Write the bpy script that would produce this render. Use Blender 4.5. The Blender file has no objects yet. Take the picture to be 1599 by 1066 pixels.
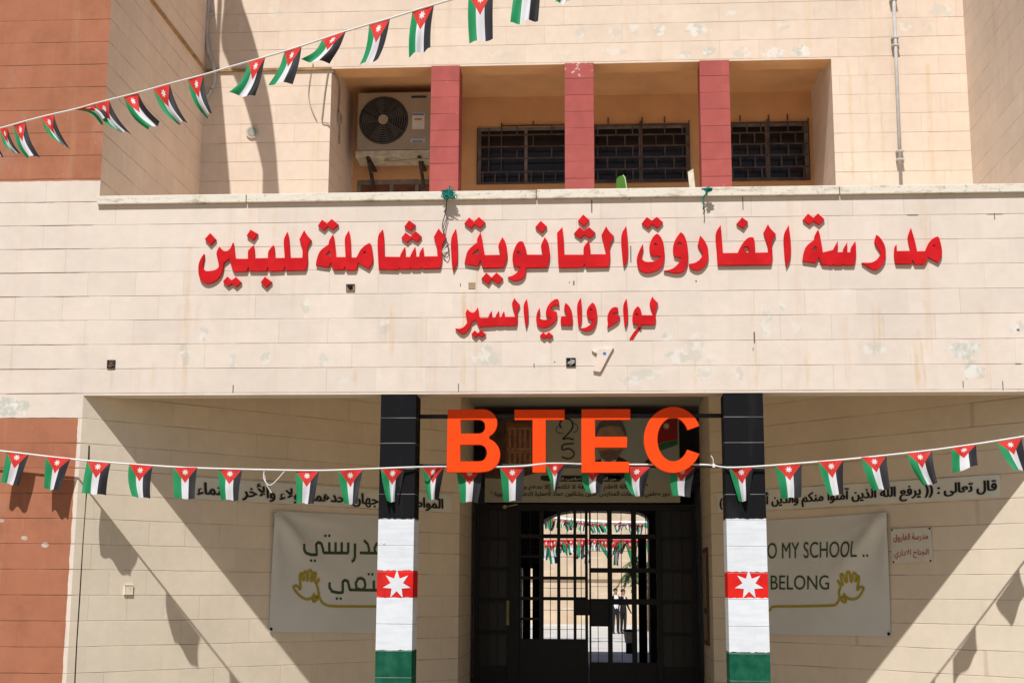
import bpy, bmesh, math, random, unicodedata
from mathutils import Vector, Matrix
random.seed(7)
S = bpy.context.scene
COL = S.collection
# ------------------------------------------------------------------ camera
F_PX, PITCH, YAW, ROLL, DIST, EYE = 2148.456, 0.177557, -0.066425, 0.005024, 10.7567, 1.6
FW = Vector((math.sin(YAW)*math.cos(PITCH), math.cos(YAW)*math.cos(PITCH), math.sin(PITCH)))
RT0 = Vector((math.cos(YAW), -math.sin(YAW), 0)); UP0 = RT0.cross(FW)
RT = math.cos(ROLL)*RT0 + math.sin(ROLL)*UP0; UP = -math.sin(ROLL)*RT0 + math.cos(ROLL)*UP0
CAM = Vector((0, -DIST, EYE))
cd = bpy.data.cameras.new('camera'); cam = bpy.data.objects.new('camera', cd); COL.objects.link(cam)
cd.sensor_width = 36; cd.lens = F_PX/1599*36; cd.clip_end = 2000; cd.clip_start = 0.1
m = Matrix((RT, UP, -FW)).transposed().to_4x4(); m.translation = CAM; cam.matrix_world = m
S.camera = cam
# ------------------------------------------------------------------ light
SUN = Vector((0.18, 1.0, -1.43)).normalized()
w = bpy.data.worlds.new('World'); S.world = w; w.use_nodes = True
nt = w.node_tree; bg = nt.nodes['Background']
sky = nt.nodes.new('ShaderNodeTexSky'); sky.sky_type = 'NISHITA'; sky.sun_disc = False
sky.sun_elevation = math.asin(-SUN.z); sky.sun_rotation = math.atan2(-SUN.x, -SUN.y)
nt.links.new(sky.outputs[0], bg.inputs[0]); bg.inputs[1].default_value = 0.05
ld = bpy.data.lights.new('sun', 'SUN'); ld.energy = 4.2; ld.angle = math.radians(0.53); ld.color = (1, .965, .915)
sun = bpy.data.objects.new('sun', ld); COL.objects.link(sun); sun.rotation_euler = SUN.to_track_quat('-Z', 'Y').to_euler(); sun.location = (-3, -12, 20)
vs = S.view_settings; vs.view_transform = 'Standard'; vs.look = 'None'; vs.exposure = 0.19; vs.gamma = 1
S.cycles.max_bounces = 8; S.cycles.diffuse_bounces = 5

# ------------------------------------------------------------------ planes: a photograph point on a real plane
def ray(px, py): return ((px-799.5)/F_PX)*RT - ((py-533)/F_PX)*UP + FW
class Plane:
    """vertical plane through (x,y) p0 along d; s runs along d, z is height, n faces the camera"""
    def __init__(self, p0, d):
        self.p0 = Vector((p0[0], p0[1], 0)); self.d = Vector((d[0], d[1], 0)).normalized()
        self.n = Vector((self.d.y, -self.d.x, 0))
    def loc(self, px, py, off=0):
        r = ray(px, py); t = (self.p0+self.n*off-CAM).dot(self.n)/r.dot(self.n); p = CAM+r*t
        return ((p-self.p0).dot(self.d), p.z)
    def wld(self, s, z, off=0): return self.p0 + self.d*s + self.n*off + Vector((0, 0, z))
    def at(self, px, py, off=0): return self.wld(*self.loc(px, py, off), off)
def FP(Y): return Plane((0, Y), (1, 0))
FRONT = FP(0)
def W(px, py, Y=0.0): return FP(Y).at(px, py)

# ------------------------------------------------------------------ objects
def link(o, parent=None):
    COL.objects.link(o)
    if parent is not None: o.parent = parent
    return o
def tag(o, label, cat, group=None):
    o['label'] = label; o['category'] = cat
    if group: o['group'] = group
    return o
def thing(name, label, cat, loc=(0, 0, 0), group=None):
    return tag(link(bpy.data.objects.new(name, None)), label, cat, group) if not any(loc) else _thing(name, label, cat, loc, group)
def _thing(name, label, cat, loc, group):
    o = link(bpy.data.objects.new(name, None)); o.location = loc
    return tag(o, label, cat, group)
def obj(name, bm, mats, parent=None, smooth=False):
    """link a bmesh given in world coordinates as one mesh object"""
    me = bpy.data.meshes.new(name)
    if parent is not None:
        off = parent.location.copy(); q = parent.parent
        while q is not None: off += q.location; q = q.parent
        bmesh.ops.translate(bm, verts=bm.verts, vec=-off)
    if smooth:
        for f in bm.faces: f.smooth = True
    bm.to_mesh(me); bm.free()
    for mm in (mats if isinstance(mats, (list, tuple)) else [mats]): me.materials.append(mm)
    return link(bpy.data.objects.new(name, me), parent)
def single(name, bm, mats, label, cat, loc, group=None, smooth=False):
    """a thing that is one mesh, its origin at loc"""
    loc = Vector(loc); bmesh.ops.translate(bm, verts=bm.verts, vec=-loc)
    o = obj(name, bm, mats, None, smooth); o.location = loc
    return tag(o, label, cat, group)
def box(bm, x0, x1, y0, y1, z0, z1, bev=0):
    r = bmesh.ops.create_cube(bm, size=1)
    for v in r['verts']:
        v.co = Vector((x0+(v.co.x+.5)*(x1-x0), y0+(v.co.y+.5)*(y1-y0), z0+(v.co.z+.5)*(z1-z0)))
    if bev:
        es = list({e for v in r['verts'] for e in v.link_edges})
        bmesh.ops.bevel(bm, geom=es, offset=bev, segments=2, affect='EDGES', profile=.6)
def obox(bm, c, ax, ay, az, bev=0):
    """box with centre c and half axes"""
    r = bmesh.ops.create_cube(bm, size=2)
    for v in r['verts']: v.co = c + ax*v.co.x + ay*v.co.y + az*v.co.z
    if bev:
        es = list({e for v in r['verts'] for e in v.link_edges})
        bmesh.ops.bevel(bm, geom=es, offset=bev, segments=2, affect='EDGES')
def prism(bm, pts, z0, z1):
    lo = [bm.verts.new((x, y, z0)) for x, y in pts]; hi = [bm.verts.new((x, y, z1)) for x, y in pts]
    n = len(pts)
    fs = [bm.faces.new(lo), bm.faces.new(hi)]
    for i in range(n): fs.append(bm.faces.new((lo[i], lo[(i+1) % n], hi[(i+1) % n], hi[i])))
    bmesh.ops.recalc_face_normals(bm, faces=fs)
def tube(bm, pts, r, seg=6, caps=True):
    pts = [Vector(p) for p in pts]; rings = []
    rr = r if isinstance(r, (list, tuple)) else [r]*len(pts)
    for i, p in enumerate(pts):
        t = (pts[min(i+1, len(pts)-1)]-pts[max(i-1, 0)]).normalized()
        a = t.cross(Vector((0, 0, 1)) if abs(t.z) < .9 else Vector((1, 0, 0))).normalized(); b = t.cross(a)
        rings.append([bm.verts.new(p+(a*math.cos(k*2*math.pi/seg)+b*math.sin(k*2*math.pi/seg))*rr[i]) for k in range(seg)])
    for A, B in zip(rings, rings[1:]):
        for k in range(seg): bm.faces.new((A[k], A[(k+1) % seg], B[(k+1) % seg], B[k]))
    if caps: bm.faces.new(rings[0][::-1]); bm.faces.new(rings[-1])
def smoothpath(pts, n=6):
    pts = [Vector(p) for p in pts]; P = [pts[0]]+pts+[pts[-1]]; out = []
    for i in range(1, len(P)-2):
        for k in range(n):
            t = k/n; a, b, c, d = P[i-1:i+3]
            out.append(.5*((2*b)+(-a+c)*t+(2*a-5*b+4*c-d)*t*t+(-a+3*b-3*c+d)*t**3))
    return out+[pts[-1]]
def disc(bm, c, n, r, th, seg=32):
    """short cylinder, centre c on the wall, axis n"""
    n = n.normalized(); a = n.orthogonal().normalized(); b = n.cross(a)
    A = [bm.verts.new(c+(a*math.cos(k*2*math.pi/seg)+b*math.sin(k*2*math.pi/seg))*r) for k in range(seg)]
    B = [bm.verts.new(v.co+n*th) for v in A]
    fs = [bm.faces.new(A), bm.faces.new(B)]+[bm.faces.new((A[k], A[(k+1) % seg], B[(k+1) % seg], B[k])) for k in range(seg)]
    bmesh.ops.recalc_face_normals(bm, faces=fs)
def rounded(poly, ang=42, it=2):
    """cut shallow corners of a traced outline so that it reads as a curve; sharp corners stay"""
    for _ in range(it):
        out = []; n = len(poly)
        for i in range(n):
            a, b, c = Vector(poly[i-1]), Vector(poly[i]), Vector(poly[(i+1) % n])
            u, v = b-a, c-b
            if u.length > 1e-6 and v.length > 1e-6 and math.degrees(u.angle(v)) < ang and math.degrees(u.angle(v)) > 2:
                out += [tuple(b-u*.22), tuple(b+v*.22)]
            else: out.append(tuple(b))
        poly = out
    return poly
def shape_bm(loops, plane, off, th, bev=0.0):
    """filled outline with holes, given as (s,z) loops on a plane, as a solid th thick whose back is off in front of it"""
    cu = bpy.data.curves.new('t', 'CURVE'); cu.dimensions = '2D'; cu.fill_mode = 'BOTH'; cu.extrude = th/2
    if bev: cu.bevel_depth = bev; cu.bevel_resolution = 0; cu.offset = -bev
    for lp in loops:
        sp = cu.splines.new('POLY'); sp.points.add(len(lp)-1); sp.use_cyclic_u = True
        for p, q in zip(sp.points, lp): p.co = (q[0], q[1], 0, 1)
    o = bpy.data.objects.new('t', cu); COL.objects.link(o); bpy.context.view_layer.update()
    me = bpy.data.meshes.new_from_object(o.evaluated_get(bpy.context.evaluated_depsgraph_get()))
    bpy.data.objects.remove(o); bpy.data.curves.remove(cu)
    bm = bmesh.new(); bm.from_mesh(me); bpy.data.meshes.remove(me)
    for v in bm.verts: v.co = plane.wld(v.co.x, v.co.y, off+th/2+v.co.z)
    return bm
def px_loops(loops, plane, org=(0, 0), sc=1.0, rnd=True, off=0):
    out = []
    for lp in loops:
        p = [(org[0]+x/sc, org[1]+y/sc) for x, y in lp]
        if rnd: p = rounded(p)
        out.append([plane.loc(x, y, off) for x, y in p])
    return out
def ribbon(bm, pts, wd, plane, off, th=.002):
    """flat painted stroke along (s,z) points"""
    pts = [Vector(p) for p in pts]; L = []; R = []
    for i, p in enumerate(pts):
        t = (pts[min(i+1, len(pts)-1)]-pts[max(i-1, 0)]).normalized(); nn = Vector((-t.y, t.x))*wd/2
        L.append(bm.verts.new(plane.wld(*(p+nn), off))); R.append(bm.verts.new(plane.wld(*(p-nn), off)))
    for i in range(len(pts)-1): bm.faces.new((L[i], L[i+1], R[i+1], R[i]))
# ------------------------------------------------------------------ Arabic shaping for Blender's own font
FORMS = {}
for c in range(0xFE70, 0xFEFD):
    dc = unicodedata.decomposition(chr(c)).split()
    if len(dc) >= 2 and dc[0] in ('<isolated>', '<final>', '<initial>', '<medial>'):
        FORMS[(tuple(int(x, 16) for x in dc[1:]), dc[0][1:-1])] = chr(c)
def arabic(s):
    L = []; i = 0
    while i < len(s):
        if s[i] == '\u0644' and i+1 < len(s) and s[i+1] in '\u0627\u0623\u0625\u0622': L.append((0x644, ord(s[i+1]))); i += 2
        else: L.append((ord(s[i]),)); i += 1
    out = []
    for k, t in enumerate(L):
        pj = k > 0 and (L[k-1], 'initial') in FORMS and (t, 'final') in FORMS
        nj = k+1 < len(L) and (t, 'initial') in FORMS and (L[k+1], 'final') in FORMS
        f = ('isolated', 'final', 'initial', 'medial')[int(pj)+2*int(nj)]
        g = FORMS.get((t, f)) or ''.join(chr(x) for x in t)
        out.append({'(': ')', ')': '('}.get(g, g))
    return ''.join(reversed(out))
def text_bm(body, quad, plane, off, bold=0.0, th=.0):
    """lettering fitted to the photograph quad TL,TR,BR,BL on a plane, lying off in front of it"""
    cu = bpy.data.curves.new('t', 'FONT'); cu.body = body; cu.size = 1; cu.offset = bold; cu.resolution_u = 4
    o = bpy.data.objects.new('t', cu); COL.objects.link(o); bpy.context.view_layer.update()
    me = bpy.data.meshes.new_from_object(o.evaluated_get(bpy.context.evaluated_depsgraph_get()))
    bpy.data.objects.remove(o); bpy.data.curves.remove(cu)
    bm = bmesh.new(); bm.from_mesh(me); bpy.data.meshes.remove(me)
    x0 = min(v.co.x for v in bm.verts); x1 = max(v.co.x for v in bm.verts); y0 = min(v.co.y for v in bm.verts); y1 = max(v.co.y for v in bm.verts)
    q = [Vector(plane.loc(x, y, off)) for x, y in quad]
    seen = set(); k = 0; lift = {}
    for v in bm.verts:                       # overlapping strokes lie a hair above each other
        if v in seen: continue
        st = [v]; seen.add(v); k += 1
        while st:
            a = st.pop(); lift[a] = (k % 7)*.0003
            for e in a.link_edges:
                b = e.other_vert(a)
                if b not in seen: seen.add(b); st.append(b)
    for v in bm.verts:
        u = (v.co.x-x0)/(x1-x0); t = (y1-v.co.y)/(y1-y0)
        p = (q[0]*(1-u)+q[1]*u)*(1-t)+(q[3]*(1-u)+q[2]*u)*t
        v.co = plane.wld(p.x, p.y, off+lift[v])
    return bm
# ------------------------------------------------------------------ materials
class NT:
    def __init__(self, name):
        self.m = bpy.data.materials.new(name); self.m.use_nodes = True; self.t = self.m.node_tree
        self.b = self.t.nodes['Principled BSDF']; self.b.inputs['Roughness'].default_value = .75
        self.b.inputs['Specular IOR Level'].default_value = .3
    def put(self, s, v):
        if isinstance(v, bpy.types.NodeSocket): self.t.links.new(v, s)
        elif isinstance(v, (tuple, list)) and len(v) == 3 and len(s.default_value) == 4: s.default_value = (*v, 1)
        else: s.default_value = v
    def node(self, ty, **kw):
        n = self.t.nodes.new(ty)
        for k, v in kw.items(): setattr(n, k, v)
        return n
    def M(self, op, a, b=0.0, c=0.0):
        n = self.node('ShaderNodeMath', operation=op)
        for s, v in zip(n.inputs, (a, b, c)): self.put(s, v)
        return n.outputs[0]
    def ramp(self, v, a, b, lo=0.0, hi=1.0):
        n = self.node('ShaderNodeMapRange', interpolation_type='SMOOTHSTEP')
        for s, x in zip(n.inputs, (v, a, b, lo, hi)): self.put(s, x)
        return n.outputs[0]
    def mix(self, f, a, b, mode='MIX'):
        n = self.node('ShaderNodeMix', data_type='RGBA', blend_type=mode)
        self.put(n.inputs[0], f); self.put(n.inputs[6], a); self.put(n.inputs[7], b)
        return n.outputs[2]
    def noise(self, vec, scale, detail=3, rough=.55):
        n = self.node('ShaderNodeTexNoise'); n.inputs['Scale'].default_value = scale
        n.inputs['Detail'].default_value = detail; n.inputs['Roughness'].default_value = rough
        if vec is not None: self.t.links.new(vec, n.inputs['Vector'])
        return n.outputs['Fac']
    def comb(self, x, y, z):
        n = self.node('ShaderNodeCombineXYZ')
        for s, v in zip(n.inputs, (x, y, z)): self.put(s, v)
        return n.outputs[0]
    def pos(self):
        g = self.node('ShaderNodeNewGeometry'); s = self.node('ShaderNodeSeparateXYZ')
        self.t.links.new(g.outputs['Position'], s.inputs[0])
        return g.outputs['Position'], s.outputs[0], s.outputs[1], s.outputs[2]
    def opos(self):
        g = self.node('ShaderNodeTexCoord'); return g.outputs['Object']
    def bump(self, h, strength, dist):
        n = self.node('ShaderNodeBump'); n.inputs['Strength'].default_value = strength; n.inputs['Distance'].default_value = dist
        self.t.links.new(h, n.inputs['Height']); self.t.links.new(n.outputs[0], self.b.inputs['Normal'])
    def color(self, c): self.put(self.b.inputs['Base Color'], c); return self.m
def plain(name, c, rough=.6, var=.12, scale=9.0, metal=0, bump=0.0):
    """a plain coat with slight uneven wear"""
    k = NT(name); p = k.opos(); f = k.ramp(k.noise(p, scale, 5), .3, .7)
    k.b.inputs['Roughness'].default_value = rough; k.b.inputs['Metallic'].default_value = metal
    if bump: k.bump(k.noise(p, scale*12, 3), bump, .004)
    return k.color(k.mix(f, tuple(x*(1-var) for x in c), tuple(min(1, x*(1+var)) for x in c)))
def blockwall(name, base, zoff, h=.2, joint=(.30, .2, .12), jw=.0045, jstr=.75, vstr=.3, paint=None, stain=.5, peel=.0, spots=(), ticks=(), streaks=(), blk=.05):
    """painted block wall: level joints every h, faint upright joints, dirt runs, bare patches"""
    k = NT(name); pos, x, y, z = k.pos()
    n1 = k.noise(pos, 1.7, 4); n2 = k.noise(pos, 11, 4); nf = k.noise(pos, 60, 3)
    wob = k.M('MULTIPLY', k.M('SUBTRACT', k.noise(pos, 4, 2), .5), .006)
    row = k.M('DIVIDE', k.M('SUBTRACT', k.M('ADD', z, wob), zoff), h)
    fr = k.M('FRACT', row); dj = k.M('MULTIPLY', k.M('MINIMUM', fr, k.M('SUBTRACT', 1, fr)), h)
    hj = k.M('MULTIPLY', k.ramp(dj, jw*.35, jw, 1, 0), k.ramp(k.noise(pos, 2.3, 4), .38, .62, .32, 1))
    ri = k.M('FLOOR', row)
    u = k.M('ADD', x, k.M('MULTIPLY', y, .72))
    uu = k.M('ADD', k.M('DIVIDE', u, .4), k.M('MULTIPLY', k.M('MODULO', k.M('ADD', ri, 100), 2), .5))
    fu = k.M('FRACT', uu); dv = k.M('MULTIPLY', k.M('MINIMUM', fu, k.M('SUBTRACT', 1, fu)), .4)
    vj = k.M('MULTIPLY', k.ramp(dv, .0015, .0045, 1, 0), k.ramp(k.noise(k.comb(k.M('FLOOR', k.M('ADD', uu, .5)), ri, 3.3), 1.7, 0), .42, .62, 0, vstr))
    wn = k.node('ShaderNodeTexWhiteNoise'); k.t.links.new(k.comb(k.M('FLOOR', uu), ri, 1.0), wn.inputs['Vector'])
    col = paint(k, pos, x, y, z) if paint else k.mix(0.0, base, base)
    v = k.M('ADD', 1-blk/2, k.M('MULTIPLY', wn.outputs['Value'], blk))
    v = k.M('MULTIPLY', v, k.ramp(n1, .25, .75, .95, 1.04))
    v = k.M('MULTIPLY', v, k.ramp(n2, .2, .8, .965, 1.03))
    col = k.mix(1.0, col, k.comb(v, v, v), 'MULTIPLY')
    # runs of dirt down the wall
    run = k.noise(k.comb(k.M('MULTIPLY', u, 5.5), 0.0, k.M('MULTIPLY', z, .35)), 1.0, 4, .6)
    col = k.mix(k.M('MULTIPLY', k.ramp(run, .56, .76), stain*.5), col, (base[0]*.78, base[1]*.62, base[2]*.40))
    run2 = k.noise(k.comb(k.M('MULTIPLY', u, 2.1), 7.0, k.M('MULTIPLY', z, .9)), 1.3, 5, .65)
    col = k.mix(k.M('MULTIPLY', k.ramp(run2, .57, .8), stain*.55), col, (base[0]*.66, base[1]*.64, base[2]*.62))
    if peel:
        pm = k.ramp(k.noise(k.comb(k.M('MULTIPLY', u, 1.1), 3.0, z), 3.1, 8, .68), .655, .672)
        col = k.mix(k.M('MULTIPLY', pm, peel), col, (.74, .73, .70))
    if spots:
        ed = k.M('MULTIPLY', k.M('SUBTRACT', k.noise(pos, 16, 6, .65), .5), 2.6); acc = None
        for (X, Z, rx, rz, s) in spots:
            d = k.M('SQRT', k.M('ADD', k.M('POWER', k.M('DIVIDE', k.M('SUBTRACT', x, X), rx), 2), k.M('POWER', k.M('DIVIDE', k.M('SUBTRACT', z, Z), rz), 2)))
            mk = k.ramp(k.M('ADD', d, ed), .72, .95, s, 0)
            acc = mk if acc is None else k.M('MAXIMUM', acc, mk)
        col = k.mix(acc, col, k.mix(k.ramp(k.noise(pos, 9, 3), .45, .58), (.53, .53, .475), (.74, .735, .70)))
    if streaks:           # rust and dirt runs below leaks, X, top, bottom, half width
        acc = None; wv = k.M('MULTIPLY', k.M('SUBTRACT', k.noise(pos, 5, 5, .7), .5), .09); bk_ = k.ramp(k.noise(k.comb(k.M('MULTIPLY', x, 40), 0.0, k.M('MULTIPLY', z, 3)), 1, 4), .25, .7)
        for (X, Z1, Z0, rx, s) in streaks:
            mk = k.M('MULTIPLY', k.ramp(k.M('ABSOLUTE', k.M('SUBTRACT', k.M('ADD', x, wv), X)), rx*.3, rx, s, 0), k.M('MULTIPLY', k.ramp(z, Z1-.06, Z1+.03, 1, 0), k.ramp(z, Z0-.03, Z0+.12)))
            acc = mk if acc is None else k.M('MAXIMUM', acc, mk)
        col = k.mix(k.M('MULTIPLY', acc, bk_), col, (.62, .44, .23))
    if ticks:
        acc = None
        for (X, Z, rx, rz) in ticks:
            mk = k.M('MULTIPLY', k.ramp(k.M('ABSOLUTE', k.M('SUBTRACT', x, X)), rx*.5, rx, 1, 0), k.ramp(k.M('ABSOLUTE', k.M('SUBTRACT', z, Z)), rz*.8, rz, 1, 0))
            acc = mk if acc is None else k.M('MAXIMUM', acc, mk)
        col = k.mix(k.M('MULTIPLY', acc, .85), col, (.06, .045, .035))
    col = k.mix(k.M('MULTIPLY', hj, jstr), col, joint)
    col = k.mix(vj, col, joint)
    ht = k.M('SUBTRACT', k.M('ADD', k.M('MULTIPLY', nf, .12), k.M('MULTIPLY', n2, .25)), k.M('ADD', hj, k.M('MULTIPLY', vj, .8)))
    k.bump(ht, .6, .007); k.b.inputs['Roughness'].default_value = .85; k.b.inputs['Specular IOR Level'].default_value = .15
    return k.color(col)
# ------------------------------------------------------------------ the building
ZJ = 4.531                       # a level joint of the front wall
CREAM = (.722, .632, .562); UPPER = (.715, .59, .485); PORCH = (.79, .70, .572)
BROWN = (.41, .165, .095); ROSE = (.40, .10, .09)
def band_paint(top, bottom, xr, c1=BROWN, c2=CREAM):
    """brown fields above 'top' and below 'bottom' (left of xr), brushed edges"""
    def f(k, pos, x, y, z):
        wob = k.M('MULTIPLY', k.M('SUBTRACT', k.noise(pos, 9, 3), .5), .02)
        zz = k.M('ADD', z, wob)
        up = k.ramp(zz, top-.004, top+.004)
        lowz = k.ramp(zz, bottom-.004, bottom+.004, 1, 0)
        lowx = k.ramp(k.M('ADD', x, wob), xr-.004, xr+.004, 1, 0)
        mk = k.M('MAXIMUM', up, k.M('MULTIPLY', lowz, lowx))
        br = k.mix(k.ramp(k.noise(pos, 3.0, 6, .7), .4, .7), c1, tuple(v*.84 for v in c1))
        ch = k.ramp(k.noise(pos, 7.5, 8, .7), .675, .69)
        br = k.mix(k.M('MULTIPLY', ch, .5), br, (.62, .42, .33))
        return k.mix(mk, c2, br)
    return f
def sp(px, py, rx, ry, s=.8):
    p = W(px, py); return (p.x, p.z, rx/200, ry/196, s)
def tk(px, py, rx, ry):
    p = W(px, py); return (p.x, p.z, rx/200, ry/196)
SPOTS = [sp(1505, 546, 26, 16, .9), sp(1520, 578, 20, 14, .8), sp(1196, 512, 9, 18, .5), sp(1200, 492, 10, 10, .55), sp(1222, 478, 6, 8, .5), sp(1060, 555, 22, 16, .6), sp(1085, 545, 18, 24, .5),
         sp(1110, 560, 9, 10, .4), sp(1365, 545, 20, 12, .55), sp(1245, 510, 9, 12, .4), sp(603, 508, 12, 16, .55), sp(478, 477, 9, 14, .5), sp(318, 522, 9, 12, .6), sp(415, 560, 8, 12, .6),
         sp(364, 562, 8, 14, .5), sp(762, 560, 26, 12, .6), sp(760, 545, 12, 6, .6), sp(850, 560, 16, 10, .35), sp(1040, 525, 12, 10, .7), sp(1590, 510, 14, 12, .6), sp(1010, 585, 26, 10, .5),
         sp(985, 595, 20, 8, .5), sp(1098, 582, 14, 14, .5), sp(290, 555, 8, 20, .7), sp(285, 548, 5, 14, .8), sp(505, 560, 8, 12, .5), sp(1322, 457, 5, 14, .5), sp(1155, 582, 6, 14, .5), sp(540, 592, 18, 8, .3)]
TICKS = [tk(924, 322, 1.4, 12), tk(985, 397, 1.2, 15), tk(1178, 527, 1.6, 10), tk(896, 442, 1.5, 4), tk(889, 441, 1, 1.5), tk(719, 445, 1, 3), tk(1160, 316, 1, 14), tk(1087, 439, 1.6, 1.6), tk(983, 308, 1.3, 5),
         tk(834, 571, 1, 4), tk(866, 565, 1.3, 1.3), tk(364, 607, 1.2, 7), tk(1566, 602, 1, 8), tk(1504, 600, 1, 6), tk(1553, 338, 1, 6), tk(1553, 334.6, 16, 1), tk(1425, 336, 12, 1.2), tk(1590, 515, 3, 2), tk(716, 605, 1, 7),
         tk(1590, 568, 6, 1.2), tk(1176, 545, .8, 3)]
BT, BB = W(80, 283).z, W(80, 652).z
def sk(px, y0, y1, hw, s=.5, Y=0):
    a, b = W(px, y0, Y), W(px, y1, Y); return (a.x, a.z, b.z, hw/195, s)
STREAKS = [sk(725, 455, 612, 5, .6), sk(735, 470, 560, 3, .4), sk(612, 478, 560, 7, .45), sk(602, 500, 540, 3, .6), sk(297, 380, 612, 6, .4), sk(310, 470, 520, 5, .35), sk(1372, 480, 540, 4, .6), sk(1362, 470, 560, 3, .3), sk(1428, 520, 610, 5, .65), sk(1440, 530, 612, 3, .5), sk(1440, 300, 560, 8, .3),
    sk(655, 480, 612, 9, .22), sk(480, 500, 560, 8, .2), sk(1320, 490, 612, 6, .3), sk(1260, 550, 612, 6, .4), sk(860, 480, 612, 6, .2), sk(1085, 560, 612, 4, .5), sk(555, 575, 612, 5, .5), sk(240, 560, 612, 6, .35), sk(175, 575, 612, 4, .4), sk(940, 310, 420, 5, .25), sk(800, 380, 480, 6, .25), sk(1535, 480, 612, 6, .25), sk(1180, 530, 612, 4, .4), sk(430, 310, 480, 6, .2), sk(80, 420, 640, 8, .25), sk(30, 300, 600, 6, .2)]
USTREAKS = [sk(1325, 95, 292, 5, .55, 2.74), sk(1352, 110, 292, 4, .4, 2.74), sk(1372, 60, 292, 4, .3, 2.74), sk(1448, 100, 292, 7, .5, 2.74), sk(1478, 150, 292, 4, .3, 2.74), sk(1358, -20, 100, 6, .4, 2.74), sk(980, 0, 90, 9, .2, 2.74), sk(1260, 0, 90, 10, .25, 2.74), sk(620, 40, 100, 9, .2, 2.74), sk(865, 60, 100, 8, .3, 2.74), sk(500, 115, 300, 5, .25, 2.74), sk(380, 115, 300, 5, .2, 2.74)]
def su(px, py, rx, ry, s=.5):
    p = W(px, py, 2.74); return (p.x, p.z, rx/160, ry/160, s)
USPOTS = [su(1030, 48, 12, 10, .7), su(1088, 47, 20, 12, .75), su(1108, 80, 12, 9, .8), su(1068, 86, 16, 8, .5), su(1158, 82, 16, 10, .5), su(1208, 84, 18, 11, .6), su(1252, 80, 17, 10, .8), su(1142, 20, 9, 7, .5), su(1226, 42, 16, 8, .4), su(1412, 42, 10, 8, .45), su(1452, 44, 6, 6, .4), su(1465, 15, 16, 12, .5), su(1480, 20, 8, 12, .5),
    su(990, 45, 9, 14, .45), su(905, 50, 9, 10, .5), su(960, 50, 12, 10, .4), su(960, 80, 20, 8, .35), su(880, 88, 16, 8, .3), su(560, 80, 20, 8, .25), su(780, 85, 20, 7, .25), su(430, 20, 14, 12, .25), su(375, 40, 10, 14, .25)]
M_FRONT = blockwall('painted_block_front', CREAM, ZJ, spots=SPOTS, streaks=STREAKS, ticks=TICKS, stain=.6, paint=None, vstr=.22, blk=.075, jw=.004, jstr=.68)
M_WING = blockwall('painted_block_wing', CREAM, ZJ, stain=.45, vstr=.15, jw=.0055, jstr=.9, paint=band_paint(BT, BB, W(122, 655).x), joint=(.17, .08, .05), spots=[sp(18, 634, 34, 16, .95), sp(70, 850, 6, 4, .7), sp(38, 840, 5, 4, .6), sp(1, 812, 6, 3, .5)])
M_UP = blockwall('painted_block_upper', UPPER, 5.732, .2032, stain=.65, peel=.3, spots=USPOTS, streaks=USTREAKS, vstr=.2, blk=.06, jw=.004, jstr=.7)
M_PORCH = blockwall('painted_block_porch', PORCH, ZJ, stain=.2, vstr=.3, joint=(.36, .26, .18), blk=.06)
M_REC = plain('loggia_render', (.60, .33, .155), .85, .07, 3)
M_CEIL = plain('ceiling_paint', (.66, .52, .36), .85, .06, 2)
M_GCEIL = plain('ceiling_grey_paint', (.50, .50, .42), .85, .06, 2)
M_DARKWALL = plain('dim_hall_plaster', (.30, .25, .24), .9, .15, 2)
def coping_mat():
    k = NT('coping_concrete'); pos, x, y, z = k.pos()
    d1 = k.ramp(k.noise(k.comb(k.M('MULTIPLY', x, 2.2), 0.0, k.M('MULTIPLY', z, 9)), 2.0, 7, .7), .5, .68)
    d2 = k.ramp(k.noise(pos, 30, 4), .58, .7)
    c = k.mix(d1, (.74, .69, .60), (.40, .33, .25)); c = k.mix(k.M('MULTIPLY', d2, .5), c, (.25, .2, .16))
    k.bump(k.noise(pos, 40, 4), .5, .006); return k.color(c)
M_COPE = coping_mat()
def rose_mat():
    def pnt(k, pos, x, y, z):
        top = k.ramp(z, 6.55, 6.9); mid = k.M('MULTIPLY', k.ramp(x, -.45, -.36), k.ramp(x, .1, 0.0))
        ch = k.ramp(k.M('ADD', k.noise(pos, 11, 8, .72), k.M('MULTIPLY', k.M('MULTIPLY', top, mid), .10)), .655, .70)
        return k.mix(ch, k.mix(k.ramp(k.noise(pos, 4, 3), .35, .65), ROSE, tuple(v*.88 for v in ROSE)), (.55, .44, .41))
    return blockwall('rose_painted_block', ROSE, 5.70, .178, joint=(.16, .045, .04), jw=.006, vstr=0, stain=.15, paint=pnt, blk=.09)
M_ROSE = rose_mat()

B = thing('school_building', 'cream and brown painted block school building with a deep splayed porch and red loggia pillars', 'building')
LW = Plane((-4.18, 0), (1, 1.0457)); RW = Plane((3.77, 0), (1, -1.062))
LS = Plane((-4.145, 0), (0, 1)); RS = Plane((3.70, 0), (0, -1))
PB = 2.886; JX0, JX1 = -1.42, 3.77-2.886/1.062
CEIL, GY = 3.58, 4.15
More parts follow.
